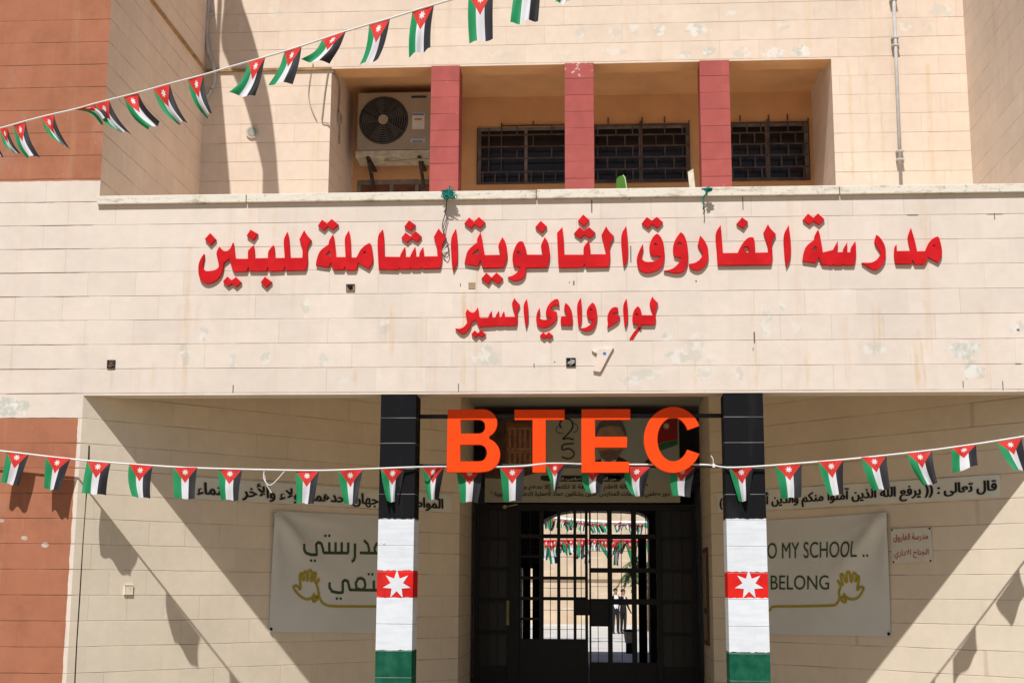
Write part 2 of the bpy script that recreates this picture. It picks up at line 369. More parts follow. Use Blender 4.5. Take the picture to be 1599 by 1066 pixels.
# wings flush with the front
bm = bmesh.new(); box(bm, -9, -4.18, 0, 20, 0, 4.70); box(bm, -9, -4.145, 0, 20, 4.70, 8.2); wl = obj('wing_wall', bm, M_WING, B)
wl['label'] = 'projecting left wing, red brown above and below a cream band'
def side_faces(o, mat):
    o.data.materials.append(mat)
    for p in o.data.polygons:
        if abs(p.normal.x) > .9: p.material_index = 1
side_faces(wl, blockwall('painted_block_side', (.78, .60, .47), 5.732, .2032, stain=.45, vstr=.25))
bm = bmesh.new(); box(bm, 3.77, 9, 0, 20, 0, 4.70); box(bm, 3.70, 9, 0, 20, 4.70, 8.2); wr = obj('wing_wall', bm, M_FRONT, B)
wr['label'] = 'projecting right wing, cream side wall facing the terrace'
side_faces(wr, M_UP)
# front wall over the porch, coping and terrace slab
bm = bmesh.new(); box(bm, -4.18, 3.77, 0, .2, 3.115, 4.70); obj('front_wall', bm, M_FRONT, B)
ZC0, ZC1 = 4.702, 4.775
bm = bmesh.new(); xs = [-4.152, -2.9, -.52, 1.9, 9]
for a, b in zip(xs, xs[1:]): box(bm, a, b-.006, -.032, .24, ZC0, ZC1+random.uniform(-.004, .004), .006)
obj('coping', bm, M_COPE, B)
bm = bmesh.new(); box(bm, -4.145, 3.70, .26, 2.74, CEIL+.02, 4.69); obj('terrace_slab', bm, M_COPE, B)
bm = bmesh.new()
prism(bm, [(-4.18, .2), (3.77, .2), (JX1, PB), (JX0, PB)], CEIL, CEIL+.018)
obj('porch_ceiling', bm, M_CEIL, B)
bm = bmesh.new(); box(bm, JX0, JX1, PB, GY+.2, CEIL, CEIL+.018); obj('entrance_ceiling', bm, M_GCEIL, B)
for sgn, pts in ((0, [(-4.18, 0.0), (JX0, PB), (JX0, GY+.2), (-4.6, GY+.2), (-4.6, 0.3)]), (1, [(3.77, 0.0), (4.2, .3), (4.2, GY+.2), (JX1, GY+.2), (JX1, PB)])):
    bm = bmesh.new(); prism(bm, pts, 0, 3.114)
    prism(bm, [(p[0], p[1]) if i else ((pts[0][0]+(.1912 if not sgn else -.1883)), .2) for i, p in enumerate(pts)], 3.114, CEIL-.002)
    o = obj('porch_wall', bm, M_PORCH, B); o['label'] = ('splayed cream porch wall left of the gate', 'splayed cream porch wall right of the gate')[sgn]
# upper storey set back behind the terrace
LX0, LX1, LT, LC, LY = -2.80, 2.352, 6.932, 7.075, 4.06
bm = bmesh.new()
box(bm, -4.145, LX0, 2.74, 3.0, 4.69, 8.2); box(bm, LX1, 3.70, 2.74, 3.0, 4.69, 8.2); box(bm, LX0, LX1, 2.74, 3.0, LT, 8.2)
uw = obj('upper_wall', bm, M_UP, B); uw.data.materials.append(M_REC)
for p in uw.data.polygons:
    if p.normal.z < -.9: p.material_index = 1
for a in (LX0-.2, LX1):
    bm = bmesh.new(); box(bm, a, a+.2, 3.0, LY+.2, 4.69, 8.0); obj('loggia_side_wall', bm, M_UP, B)
# loggia back wall with its window openings
WZ0, WZ1 = 6.05, 6.735
WIN = [(-1.385, -.30), (-.10, .985), (1.40, 2.30)]
LWZ = 6.135; LWX = (-2.75, -1.85)
bm = bmesh.new()
cx = [LX0]+[v for ab in WIN for v in ab]+[LX1]
box(bm, LX0, LX1, LY, LY+.2, WZ1, 8.0)
for i in range(0, len(cx), 2):
    if i == 0:
        box(bm, LX0, LWX[0], LY, LY+.2, WZ0, WZ1); box(bm, LWX[1], cx[1], LY, LY+.2, WZ0, WZ1); box(bm, LWX[0], LWX[1], LY, LY+.2, LWZ, WZ1)
    else: box(bm, cx[i], cx[i+1], LY, LY+.2, WZ0, WZ1)
box(bm, LX0, LWX[0], LY, LY+.2, 4.69, WZ0); box(bm, LWX[1], LX1, LY, LY+.2, 4.69, WZ0); box(bm, LWX[0], LWX[1], LY, LY+.2, 4.69, 5.3)
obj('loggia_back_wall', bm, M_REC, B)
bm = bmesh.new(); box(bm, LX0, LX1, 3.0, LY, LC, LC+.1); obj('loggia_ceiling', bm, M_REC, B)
bm = bmesh.new(); box(bm, LX0, LX1, 2.741, LY, 4.69, 4.90); obj('loggia_floor', bm, M_COPE, B)
for X0, X1 in ((-1.752, -1.455), (-.366, -.068), (1.015, 1.318)):
    bm = bmesh.new(); box(bm, X0, X1, 2.725, 3.03, 4.90, LT+.006, .004); o = obj('loggia_pillar', bm, M_ROSE, B)
    if X0 == -.366: o['label'] = 'rose pillar with its paint flaked to white at the top'
# ledge line that runs round the upper storey
LZ = W(400, 110.5, 2.74).z
bm = bmesh.new(); box(bm, -4.145, -4.118, .3, 2.74, LZ-.012, LZ+.012); box(bm, -4.118, LX0, 2.715, 2.74, LZ-.012, LZ+.012); obj('drip_ledge', bm, plain('ledge_rust', (.33, .2, .09), .8, .3), B)
# windows
M_GLASS = NT('dark_window_glass'); M_GLASS.b.inputs['Roughness'].default_value = .16; M_GLASS.b.inputs['Specular IOR Level'].default_value = .32
M_GLASS = M_GLASS.color((.016, .013, .012))
M_FRAME = plain('weathered_window_frame', (.20, .17, .15), .6, .25); M_GRILLE = plain('brown_iron_grille', (.085, .06, .05), .6, .35)
def window(X0, X1, Z0, Z1, style):
    bm = bmesh.new(); y0, y1, t = LY+.06, LY+.10, .035
    for a in ((X0, X0+t, Z0, Z1), (X1-t, X1, Z0, Z1), (X0+t, X1-t, Z1-t, Z1), (X0+t, X1-t, Z0, Z0+t), ((X0+X1)/2-.018, (X0+X1)/2+.018, Z0+t, Z1-t)): box(bm, a[0], a[1], y0, y1, a[2], a[3], .003)
    fr = obj('window', bm, M_FRAME, B)
    bm = bmesh.new(); box(bm, X0+.01, X1-.01, LY+.075, LY+.083, Z0+.01, Z1-.01); obj('pane', bm, M_GLASS, fr)
    bm = bmesh.new(); b = .007; yy = LY-.02
    def hb(za, xa, xb): box(bm, xa, xb, yy-b, yy+b, za-b, za+b)
    def vb(xa, za, zb): box(bm, xa-b, xa+b, yy-b*.8, yy+b*.8, za, zb)
    w_, h_ = X1-X0, Z1-Z0
    if style == 0:      # loose hinged grille with a row of narrow bars at the foot
        xg = X0+.25*w_
        for zz in (.99, .83, .63, .43, .20): hb(Z0+zz*h_, xg if zz > .9 else X0+.02, X1)
        for xx, a, c in ((.12, .2, .95), (.25, .2, 1.04), (.41, .83, .99), (.41, .43, .56), (.77, .83, .99), (.77, .43, .6), (.58, .63, .83), (.58, 1.0, 1.06), (.97, 0, 1.05)): vb(X0+xx*w_, Z0+a*h_, Z0+c*h_)
        for q in range(8): vb(X0+(.06+q*.125)*w_, Z0+.0, Z0+.20*h_)
        hb(Z0+.01, X0, X1); vb(X0+.0, Z0, Z0+.95*h_)
    else:
        zs = [.0, .03, .22, .42, .61, .80, .97]
        for zz in zs: hb(Z0+zz*h_, X0, X1)
        for xx in (0, .5, .515, 1): vb(X0+xx*w_, Z0, Z1+.02)
        for q, (a, c) in enumerate(zip(zs[1:], zs[2:])):
            for xx in ((.16, .34, .66, .84) if q % 2 else (.06, .25, .42, .75, .93)): vb(X0+xx*w_, Z0+a*h_, Z0+c*h_)
        for xx in (.17, .52, .75): vb(X0+xx*w_, Z1, Z1+.07)
    obj('grille', bm, M_GRILLE, fr)
    return fr
for i, (a, b) in enumerate(WIN): window(a, b, WZ0, WZ1, min(i, 1))
bm = bmesh.new(); X0, X1 = LWX
for a in ((X0, X1, LWZ-.05, LWZ), (X0, X0+.04, 5.3, LWZ-.05), (X1-.04, X1, 5.3, LWZ-.05), (X0+.37, X0+.41, 5.3, LWZ-.05), (X0+.66, X0+.70, 5.3, LWZ-.05)): box(bm, a[0], a[1], LY+.03, LY+.08, a[2], a[3], .003)
fr = obj('window', bm, M_FRAME, B); fr['label'] = 'low window whose top edge shows under the air conditioner'
bm = bmesh.new(); box(bm, X0+.01, X1-.01, LY+.06, LY+.07, 5.3, LWZ-.01); obj('pane', bm, plain('reddish_blind', (.16, .06, .035), .7, .3), fr)
# rooms behind the windows and the long dark hall behind the gate; arched way out at its far end
BY = 19.0
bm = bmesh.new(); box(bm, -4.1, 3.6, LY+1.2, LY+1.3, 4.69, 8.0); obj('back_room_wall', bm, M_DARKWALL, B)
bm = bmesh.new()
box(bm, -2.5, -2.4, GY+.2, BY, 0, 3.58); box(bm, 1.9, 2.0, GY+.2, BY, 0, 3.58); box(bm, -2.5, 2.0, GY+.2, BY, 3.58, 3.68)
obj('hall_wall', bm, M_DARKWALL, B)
bm = bmesh.new(); box(bm, -9, 9, 2.75, 20.0, 8.2, 8.45); box(bm, -4.1, 3.65, 3.0, 20.0, 8.01, 8.19); obj('roof', bm, M_COPE, B)
FARP = Plane((0, BY), (1, 0))
arch = [FARP.loc(x, y) for x, y in ((812, 886), (845, 886), (845, 813), (858, 806), (872, 800.5), (890, 797.5), (930, 796.5), (975, 797.5), (998, 799.5), (1008, 804), (1013, 812))]
a0, a1 = arch[0][0], arch[-1][0]
loop = [(-9, 0.0), (a0, 0.0)]+arch+[(a1, 0.0), (9, 0.0), (9, 8.0), (-9, 8.0)]
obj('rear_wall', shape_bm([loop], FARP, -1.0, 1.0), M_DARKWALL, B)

# ------------------------------------------------------------------ porch pillars painted as flags
def flag_pillar_mat(name, pys, px):
    zb = [W(px, y).z for y in pys]
    def pnt(k, pos, x, y, z):
        zz = k.M('ADD', z, k.M('MULTIPLY', k.M('SUBTRACT', k.noise(pos, 22, 5), .5), .03))
        wh = k.mix(k.ramp(k.noise(pos, 12, 6, .7), .66, .67), k.mix(k.ramp(k.noise(k.comb(k.M('MULTIPLY', x, 4), y, k.M('MULTIPLY', z, 30)), 1.0, 3), .35, .65), (.67, .715, .78), (.73, .775, .83)), (.42, .42, .43))
        bk = k.mix(k.ramp(k.noise(pos, 9, 6, .7), .63, .72), (.007, .007, .009), (.035, .034, .037))
        c = k.mix(k.ramp(zz, zb[0]-.003, zb[0]+.003), wh, bk)
        rd = k.M('MULTIPLY', k.ramp(zz, zb[1]-.003, zb[1]+.003, 1, 0), k.ramp(zz, zb[2]-.003, zb[2]+.003))
        c = k.mix(rd, c, k.mix(k.ramp(k.noise(pos, 6, 4), .4, .7), (.72, .018, .014), (.52, .012, .012)))
        return k.mix(k.ramp(zz, zb[3]-.003, zb[3]+.003, 1, 0), c, k.mix(k.ramp(k.noise(pos, 10, 4), .35, .7), (.004, .075, .042), (.014, .12, .07)))
    return blockwall(name, (.8, .8, .8), ZJ-.005, .2, joint=(.42, .42, .42), jw=.004, jstr=.55, vstr=0, stain=.05, paint=pnt, blk=.03)
M_STARW = plain('star_white_paint', (.68, .71, .76), .7, .05)
def star_loop(c, R, r, n=7, rot=math.pi/2):
    return [(c[0]+math.cos(rot+i*math.pi/n)*(r if i % 2 else R), c[1]+math.sin(rot+i*math.pi/n)*(r if i % 2 else R)) for i in range(2*n)]
for X0, X1, pys, px, sc, nm in ((-1.757, -1.474, (809.8, 889.8, 932.4, 1014.5), 620, (619.5, 912), 'left'), (.945, 1.25, (809.6, 892.3, 933, 1017.5), 1165, (1169.5, 912.5), 'right')):
    bm = bmesh.new(); box(bm, X0, X1, -.004, .265, 0, 3.113, .004)
    p = obj('porch_pillar', bm, flag_pillar_mat('flag_paint_'+nm, pys, px), B)
    p['label'] = 'porch pillar painted black, white, red, white and green, %s of the gate' % nm
    s = FRONT.loc(*sc, .005); obj('painted_star', shape_bm([star_loop(s, .112, .05)], FRONT, .005, .002), M_STARW, p)
# ground
bm = bmesh.new(); v = [bm.verts.new(c) for c in ((-300, -300, 0), (300, -300, 0), (300, 300, 0), (-300, 300, 0))]; bm.faces.new(v)
k = NT('paved_yard'); pos, x, y, z = k.pos()
c = k.mix(k.ramp(k.noise(pos, .8, 6, .6), .35, .7), (.27, .21, .13), (.335, .265, .17)); g = obj('ground', bm, k.color(c)); g['kind'] = 'structure'
# ------------------------------------------------------------------ raised red sign, traced piece by piece
def red_mat():
    k = NT('red_gloss_paint'); p = k.pos()[0]; k.b.inputs['Roughness'].default_value = .6; k.b.inputs['Specular IOR Level'].default_value = .12
    f = k.ramp(k.noise(p, 7, 5), .35, .7)
    return k.color(k.mix(f, (.52, .007, .011), (.64, .012, .017)))
M_RED = red_mat()
T1, T2, T3, T4, T5, T6, T7, T8, T9 = (300, 330), (480, 330), (660, 330), (840, 330), (990, 330), (1100, 320), (1290, 320), (700, 450), (880, 450)
def shift(pts, a, b): return [(x+(a[0]-b[0])*7.995, y+(a[1]-b[1])*7.995) for x, y in pts]
SIGN = {}
def letter(word, kind, org, *loops): SIGN.setdefault(word, []).append((kind, org, loops))
letter('w1', 'letter', T7, [(1060,285),(1080,350),(1110,450),(1137,578),(1240,575),(1255,530),(1290,460),(1340,410),(1395,392),(1412,410),(1435,490),(1450,570),(1445,640),(1400,720),(1270,650),(1255,700),(1225,742),(1105,742),(1080,690),(1055,738),(870,735),(855,690),(850,600),(858,520),(880,490),(885,575),(1065,572),(1045,520),(1015,405)], [(1330,505),(1350,495),(1370,520),(1345,522)])
letter('w1', 'letter', T7, [(630,370),(680,410),(735,500),(750,600),(735,700),(690,770),(625,812),(560,800),(445,720),(570,722),(640,680),(688,605),(665,560),(605,475),(607,440)])
letter('w1', 'letter', T6, [(1417,305),(1440,360),(1465,500),(1480,592)]+shift([(85,560),(145,450),(148,480),(135,590),(210,588),(215,545),(265,465),(262,590),(305,590),(310,530),(365,450),(375,520),(375,640),(350,750),(225,752),(205,735),(195,755),(100,755),(85,735),(75,755)], T7, T6)+[(1470,745),(1450,710),(1428,650),(1390,725),(1225,700),(1235,620),(1260,530),(1300,485),(1370,435),(1375,385)], [(1340,565),(1390,510),(1410,575)])
letter('w1', 'dots', T6, [(1293,108),(1360,160),(1418,105),(1500,180),(1430,248),(1362,200),(1310,248),(1228,185)])
letter('w2', 'letter', T6, [(1053,250),(1065,340),(1080,460),(1080,600),(1065,700),(1020,775),(1005,700),(983,370)])
letter('w2', 'letter', T6, [(203,250),(212,330),(232,600),(415,598),(430,560),(480,470),(540,410),(590,398),(615,410),(632,470),(633,595),(795,592),(790,500),(760,410),(738,345),(793,240),(820,290),(893,365),(850,450),(840,500),(853,600),(845,690),(830,745),(165,752),(155,600),(132,350)], [(478,535),(505,520),(540,520),(572,590),(530,592)])
letter('w2', 'dots', T6, [(470,155),(545,210),(487,295),(400,235)])
letter('w2', 'letter', T5, [(825,300),(880,360),(925,450),(932,560),(915,640),(860,710),(800,738),(740,730),(690,690),(686,655),(760,645),(820,605),(862,545),(850,510),(795,420)])
letter('w2', 'letter', T5, [(582,258),(620,285),(655,360),(675,470),(678,580),(665,660),(640,730),(590,768),(500,772),(370,740),(450,728),(520,690),(570,630),(590,575),(550,575),(500,560),(485,500),(490,420),(520,340)], [(540,400),(570,380),(600,405),(590,430),(555,425)])
letter('w2', 'letter', T5, [(290,275),(330,310),(365,380),(382,480),(380,580),(360,680),(300,730),(220,762),(150,768),(90,750),(50,700),(32,620),(40,560),(70,480),(110,405),(118,450),(105,500),(90,570),(110,610),(150,632),(250,628),(310,595),(335,568),(300,555),(260,565),(220,550),(195,510),(190,440),(205,380),(240,310)], [(245,405),(270,395),(300,420),(265,430)])
letter('w2', 'dots', T5, [(160,70),(222,115),(285,68),(362,135),(295,210),(225,160),(180,215),(97,150)])
letter('w3', 'letter', T4, [(1103,180),(1117,280),(1125,440),(1123,580),(1105,640),(1070,692),(1060,650),(1030,295)])
letter('w3', 'letter', T4, [(305,195),(318,290),(328,540),(568,540),(568,440),(635,365),(650,410),(655,535),(845,535),(840,480),(820,390),(793,295),(852,185),(880,240),(950,310),(905,400),(895,440),(903,560),(895,640),(880,692),(605,700),(580,655),(560,700),(258,705),(250,600),(238,270)])
letter('w3', 'dots', T4, [(565,40),(643,110),(575,185),(500,115)])
letter('w3', 'dots', T4, [(520,195),(580,245),(638,195),(718,268),(650,335),(580,290),(530,338),(450,275)])
letter('w3', 'letter', T3, [(1525,318),(1570,390),(1590,500),(1585,600),(1555,700),(1290,705),(1285,780),(1250,840),(1190,868),(1120,865),(1060,820),(1130,800),(1190,750),(1225,695),(1140,685),(1118,620),(1125,520),(1160,430),(1190,385),(1222,370),(1255,380),(1285,450),(1305,540),(1515,540),(1480,480),(1475,420)], [(1175,505),(1200,495),(1228,545),(1195,548)])
letter('w3', 'dots', T3, [(1475,118),(1552,190),(1490,268),(1407,195)])
letter('w3', 'letter', T3, [(722,262),(740,330),(775,545),(985,542),(950,480),(942,420),(995,320),(1040,390),(1060,520),(1050,600),(1010,700),(755,705),(735,650),(720,610),(690,685),(522,655),(530,600),(555,500),(600,450),(680,385),(675,350)], [(615,532),(690,470),(712,536)])
letter('w3', 'dots', T3, [(580,75),(640,130),(702,70),(783,140),(715,208),(645,160),(605,215),(520,150)])
letter('w3', 'dots', T3, [(795,765),(860,825),(922,763),(1003,835),(945,905),(860,845),(820,910),(732,840)])
letter('w4', 'letter', T3, [(415,215),(430,300),(437,450),(437,620),(425,660),(380,745),(365,690),(345,340)])
letter('w4', 'letter', T2, [(940,225),(955,300),(962,565),(1155,568),(1165,530),(1218,440),(1222,480),(1215,568),(1280,568),(1295,530),(1345,440),(1352,480),(1350,565),(1395,565),(1400,510),(1445,445),(1452,500),(1458,562)]+shift([(185,560),(175,430),(138,320),(200,212),(225,250),(295,325),(240,420),(243,550),(235,650),(215,710)], T3, T2)+[(1440,715),(1420,695),(1405,720),(1310,722),(1290,700),(1275,722),(1165,722),(1145,702),(1130,730),(890,722),(885,650),(870,310)])
letter('w4', 'dots', T2, [(1268,112),(1350,170),(1290,240),(1210,190)])
letter('w4', 'dots', T2, [(1225,264),(1290,312),(1350,247),(1425,312),(1375,382),(1300,337),(1245,392),(1172,332)])
letter('w4', 'letter', T2, [(318,285),(335,340),(350,470),(358,570),(475,570),(470,470),(462,330),(515,240),(535,310),(540,440),(545,575),(610,575),(635,530),(660,480),(720,420),(775,395),(795,410),(808,470),(822,570),(815,640),(765,720),(632,640),(620,700),(600,735),(490,735),(465,690),(450,730),(330,730),(310,690),(292,640),(265,700),(105,675),(110,620),(140,520),(180,470),(265,410),(268,370)], [(220,548),(275,490),(292,556)], [(695,515),(720,495),(738,515),(715,532)])
letter('w4', 'dots', T2, [(182,103),(245,150),(303,95),(388,165),(318,230),(255,185),(205,238),(130,180)])
letter('w5', 'letter', T1, [(1398,235),(1425,285),(1490,360),(1440,435),(1437,500),(1443,600),(1435,680),(1410,735),(1175,740),(1156,690),(1138,742),(965,748),(946,692),(925,745),(722,745),(702,692),(680,750),(520,753),(495,700),(465,590),(395,645),(390,700),(370,780),(320,850),(250,890),(190,905),(140,890),(100,850),(80,790),(75,700),(85,640),(110,580),(148,527),(155,550),(145,600),(130,680),(140,720),(170,745),(220,745),(290,730),(325,705),(335,680),(320,610),(300,530),(315,480),(340,440),(370,475),(400,497),(440,495),(475,465),(495,420),(510,385),(522,420),(535,560),(545,590),(695,592),(697,490),(765,420),(778,470),(780,585),(945,582),(947,495),(1015,418),(1030,460),(1030,582),(1155,580),(1150,500),(1138,355),(1188,255),(1210,330),(1218,500),(1228,580),(1375,578),(1380,500),(1365,430),(1338,350)])
letter('w5', 'dots', T1, [(225,270),(298,350),(228,422),(157,345)])
letter('w5', 'dots', T1, [(728,228),(820,280),(765,362),(680,305)])
letter('w5', 'dots', T1, [(440,812),(492,860),(548,818),(615,885),(550,945),(497,900),(445,938),(383,875)])
letter('w5', 'dots', T1, [(908,815),(995,880),(925,952),(855,885)])
letter('v1', 'letter', T9, [(1108,100),(1130,135),(1180,185),(1160,240),(1145,290),(1155,380),(1135,455),(960,457),(972,485),(945,490),(925,452),(870,445),(857,400),(860,340),(880,270),(925,222),(960,250),(980,335),(1110,335),(1105,280),(1075,210),(1075,180)], [(895,325),(915,310),(935,340),(910,345)])
letter('v1', 'letter', T9, [(785,125),(800,200),(805,390),(790,450),(770,490),(755,440),(738,215)])
letter('v1', 'letter', T9, [(650,230),(680,245),(685,290),(660,305),(615,310),(640,332),(705,345),(690,400),(640,440),(545,495),(555,440),(545,380),(550,330),(580,270),(610,240)])
letter('v2', 'letter', T9, [(360,175),(395,205),(420,290),(418,380),(400,450),(370,510),(310,535),(250,530),(205,500),(280,490),(340,450),(375,385),(340,395),(300,370),(285,310),(300,240)], [(325,268),(345,250),(365,272),(345,282)])
letter('v2', 'letter', T9, [(217,115),(225,190),(228,400),(205,450),(185,490),(178,440),(163,200)])
letter('v2', 'letter', T8, [(1465,180),(1510,220),(1545,290),(1555,370),(1545,465),(1405,462),(1400,400),(1410,350),(1490,345),(1480,310),(1445,270),(1450,220)])
letter('v2', 'letter', T8, [(1365,132),(1385,165),(1382,222),(1350,207),(1310,215),(1280,245),(1290,275),(1350,290),(1362,320),(1350,390),(1310,440),(1240,485),(1180,495),(1130,480),(1100,440),(1095,370),(1105,310),(1138,240),(1148,290),(1130,330),(1130,370),(1180,395),(1260,390),(1290,370),(1230,360),(1215,330),(1225,250),(1270,180),(1330,135)])
letter('v2', 'dots', T8, [(1185,548),(1220,578),(1255,545),(1308,590),(1265,630),(1225,605),(1190,630),(1143,590)])
letter('v3', 'letter', T8, [(980,130),(995,200),(1002,380),(985,450),(972,490),(955,450),(933,210)])
letter('v3', 'letter', T8, [(825,120),(840,145),(893,205),(865,265),(862,300),(865,400),(850,465),(705,470),(690,458),(680,470),(610,472),(595,460),(585,474),(480,478),(385,485),(370,450),(345,390),(290,425),(275,480),(240,540),(190,570),(140,560),(85,500),(150,505),(200,480),(240,420),(225,370),(212,310),(240,258),(270,295),(310,305),(345,280),(367,235),(380,280),(385,350),(405,370),(495,368),(510,330),(540,280),(545,310),(540,368),(585,365),(600,325),(632,280),(636,310),(632,362),(660,362),(672,325),(695,285),(705,320),(710,360),(830,358),(825,300),(795,210),(793,190)])
letter('v3', 'dots', T8, [(330,525),(370,560),(405,520),(468,570),(415,612),(375,580),(335,620),(288,570)])
LAB = {'w1': 'rightmost red raised Arabic word of the large upper line', 'w2': 'red Arabic word second from the right in the large upper line of the sign',
       'w3': 'middle red Arabic word of the large upper line, directly above the small line', 'w4': 'second red Arabic word from the left in the large upper line, three dots over it',
       'w5': 'leftmost red raised Arabic word of the large upper line with dots above and below', 'v1': 'small red Arabic word on the right with a painted red tail under it',
       'v2': 'small red Arabic word in the middle of the lower line', 'v3': 'small red Arabic word on the left of the lower line with three teeth'}
for wd, parts in SIGN.items():
    x, y = parts[0][1][0]+parts[0][2][0][0][0]/7.995, parts[0][1][1]+parts[0][2][0][0][1]/7.995
    t = thing('sign_word', LAB[wd], 'sign lettering', W(x, y, 0), 'red words of the school sign')
    for kind, org, loops in parts:
        obj('dots' if kind == 'dots' else 'letter', shape_bm(px_loops(loops, FRONT, org, 7.995, True, .024), FRONT, .002, .022, .0015), M_RED, t)
# the stroke painted on the wall in place of a lost tail, and a stripped letter
bm = bmesh.new(); pts = [(948, 487), (972, 500), (935, 545), (900, 595), (868, 650), (850, 642), (838, 655), (820, 640), (850, 585), (900, 515)]
o = single('painted_stroke', shape_bm(px_loops([pts], FRONT, T9, 7.995), FRONT, .0005, .0015), M_RED, 'short stroke of red paint brushed on the wall below the small right word', 'paint mark', W(990, 520))
bm.free()
M_STRIP = plain('bare_cream_letter', (.74, .62, .54), .6, .05)
t = thing('bare_letter', 'stripped cream letter with a blue dot leaning on the wall under the small red line', 'sign lettering', W(937, 560))
obj('letter', shape_bm(px_loops([[(350,770),(378,788),(425,775),(440,752),(500,748),(560,760),(625,735),(560,850),(470,1030),(450,1045),(370,1030),(400,900),(420,815),(380,800)]], FRONT, T9, 7.995, True, .02), FRONT, .002, .02, .001), M_STRIP, t)
bm = bmesh.new(); disc(bm, W(880+512/7.995, 450+815/7.995, -.0222), Vector((0, -1, 0)), .014, .001, 20); obj('dot', bm, plain('blue_dot', (.05, .2, .5), .5), t)

# ------------------------------------------------------------------ orange block letters on two bars between the pillars
M_ORANGE = plain('orange_painted_foam', (.92, .068, .006), .6, .06, 5, bump=.05); M_ORANGE.node_tree.nodes['Principled BSDF'].inputs['Specular IOR Level'].default_value = .12
def arc(cx, cy, rx, ry, a0, a1, n=18):
    return [(cx+rx*math.cos(math.radians(a0+(a1-a0)*i/n)), cy-ry*math.sin(math.radians(a0+(a1-a0)*i/n))) for i in range(n+1)]
BL = FP(.128)
LET = {
 'B': ([[(699.2, 639.3)]+[(752, 638.7)]+arc(754, 660.8, 22.5, 22.2, 90, -62, 14)+[(763.5, 684.4)]+arc(755.5, 709.8, 25.6, 26.4, 55, -82, 14)+[(748, 737.2), (697.2, 737.3)],
        [(719.4, 655.2), (748, 655)]+arc(748, 665.8, 9.6, 10.8, 85, -85, 12)+[(748, 676.6), (719.1, 676.8)], [(718.8, 694.3), (748, 694.1)]+arc(749, 707, 11.3, 12.9, 85, -85, 12)+[(748, 719.9), (718.3, 720.2)]],
       'orange block letter B, leftmost of the four between the pillars'),
 'T': ([[(803.3, 639.3), (881.5, 639.3), (881.5, 655.3), (852.4, 655.3), (852.4, 737.4), (831.3, 737.4), (831.4, 655.3), (803.3, 655.3)]], 'orange block letter T, crossed by the white bunting string'),
 'E': ([[(908, 638.6), (984.2, 638.4), (984.2, 655.2), (929, 655.2), (929, 681.6), (979.2, 681.6), (979.2, 698.5), (929, 698.5), (928.8, 720.6), (982.6, 720.6), (982.6, 737.6), (907.6, 737.7)]], 'orange block letter E with three arms, in front of the poster portrait'),
 'C': ([arc(1051, 686.4, 45.8, 51.6, 25, 335, 40)[0:41]+arc(1051.3, 685.8, 24.6, 34.2, 332, 25, 34)], 'round orange block letter C beside the right porch pillar')}
for ch, (loops, lab) in LET.items():
    bm = shape_bm([[BL.loc(*p) for p in lp] for lp in loops], BL, -.04, .04, .002)
    single('block_letter', bm, M_ORANGE, lab, 'letter', BL.at(*loops[0][0]), 'orange letters on the bars')
M_BAR = plain('black_iron_bar', (.018, .018, .02), .5, .2)
for y0, y1, lab in ((650.5, 648.5, 'upper black bar between the porch pillars behind the orange letters'), (730, 724, 'lower black bar between the porch pillars behind the orange letters')):
    bm = bmesh.new(); a = W(640, y0, .215); b = W(1140, y1, .215); box(bm, -1.473, .944, .20, .23, (a.z+b.z)/2-.016, (a.z+b.z)/2+.016, .004)
    single('iron_bar', bm, M_BAR, lab, 'bar', (-1.473, .185, (a.z+b.z)/2), 'bars carrying the orange letters')

# ------------------------------------------------------------------ bunting
def flag_mat():
    k = NT('flag_cloth'); uv = k.node('ShaderNodeUVMap'); s = k.node('ShaderNodeSeparateXYZ'); k.t.links.new(uv.outputs[0], s.inputs[0])
    u, v = s.outputs[0], s.outputs[1]
    c = k.mix(k.ramp(u, .328, .338), (.02, .30, .115), (.79, .80, .86)); c = k.mix(k.ramp(u, .662, .672), c, (.032, .032, .038))
    tri = k.ramp(k.M('ADD', k.M('ABSOLUTE', k.M('SUBTRACT', u, .5)), v), .492, .508, 1, 0); c = k.mix(tri, c, (.72, .045, .035))
    dx = k.M('SUBTRACT', u, .5); dy = k.M('MULTIPLY', k.M('SUBTRACT', .16, v), 1.42)
    r = k.M('SQRT', k.M('ADD', k.M('MULTIPLY', dx, dx), k.M('MULTIPLY', dy, dy)))
    a = k.M('ADD', k.M('ARCTAN2', dx, dy), math.pi*3+math.pi/7)
    f = k.M('ABSOLUTE', k.M('SUBTRACT', k.M('MULTIPLY', k.M('FRACT', k.M('DIVIDE', a, 2*math.pi/7)), 2), 1))
    c = k.mix(k.ramp(k.M('SUBTRACT', r, k.M('ADD', .138, k.M('MULTIPLY', f, -.076))), -.006, .006, 1, 0), c, (.85, .84, .84))
    k.b.inputs['Roughness'].default_value = .65; k.put(k.b.inputs['Base Color'], c)
    tr = k.node('ShaderNodeBsdfTranslucent'); k.put(tr.inputs[0], c); mx = k.node('ShaderNodeMixShader'); mx.inputs[0].default_value = .28
    k.t.links.new(k.b.outputs[0], mx.inputs[1]); k.t.links.new(tr.outputs[0], mx.inputs[2])
    k.t.links.new(mx.outputs[0], k.t.nodes['Material Output'].inputs[0]); return k.m
M_FLAG = flag_mat(); M_STRING = plain('white_string', (.78, .77, .75), .7, .05)
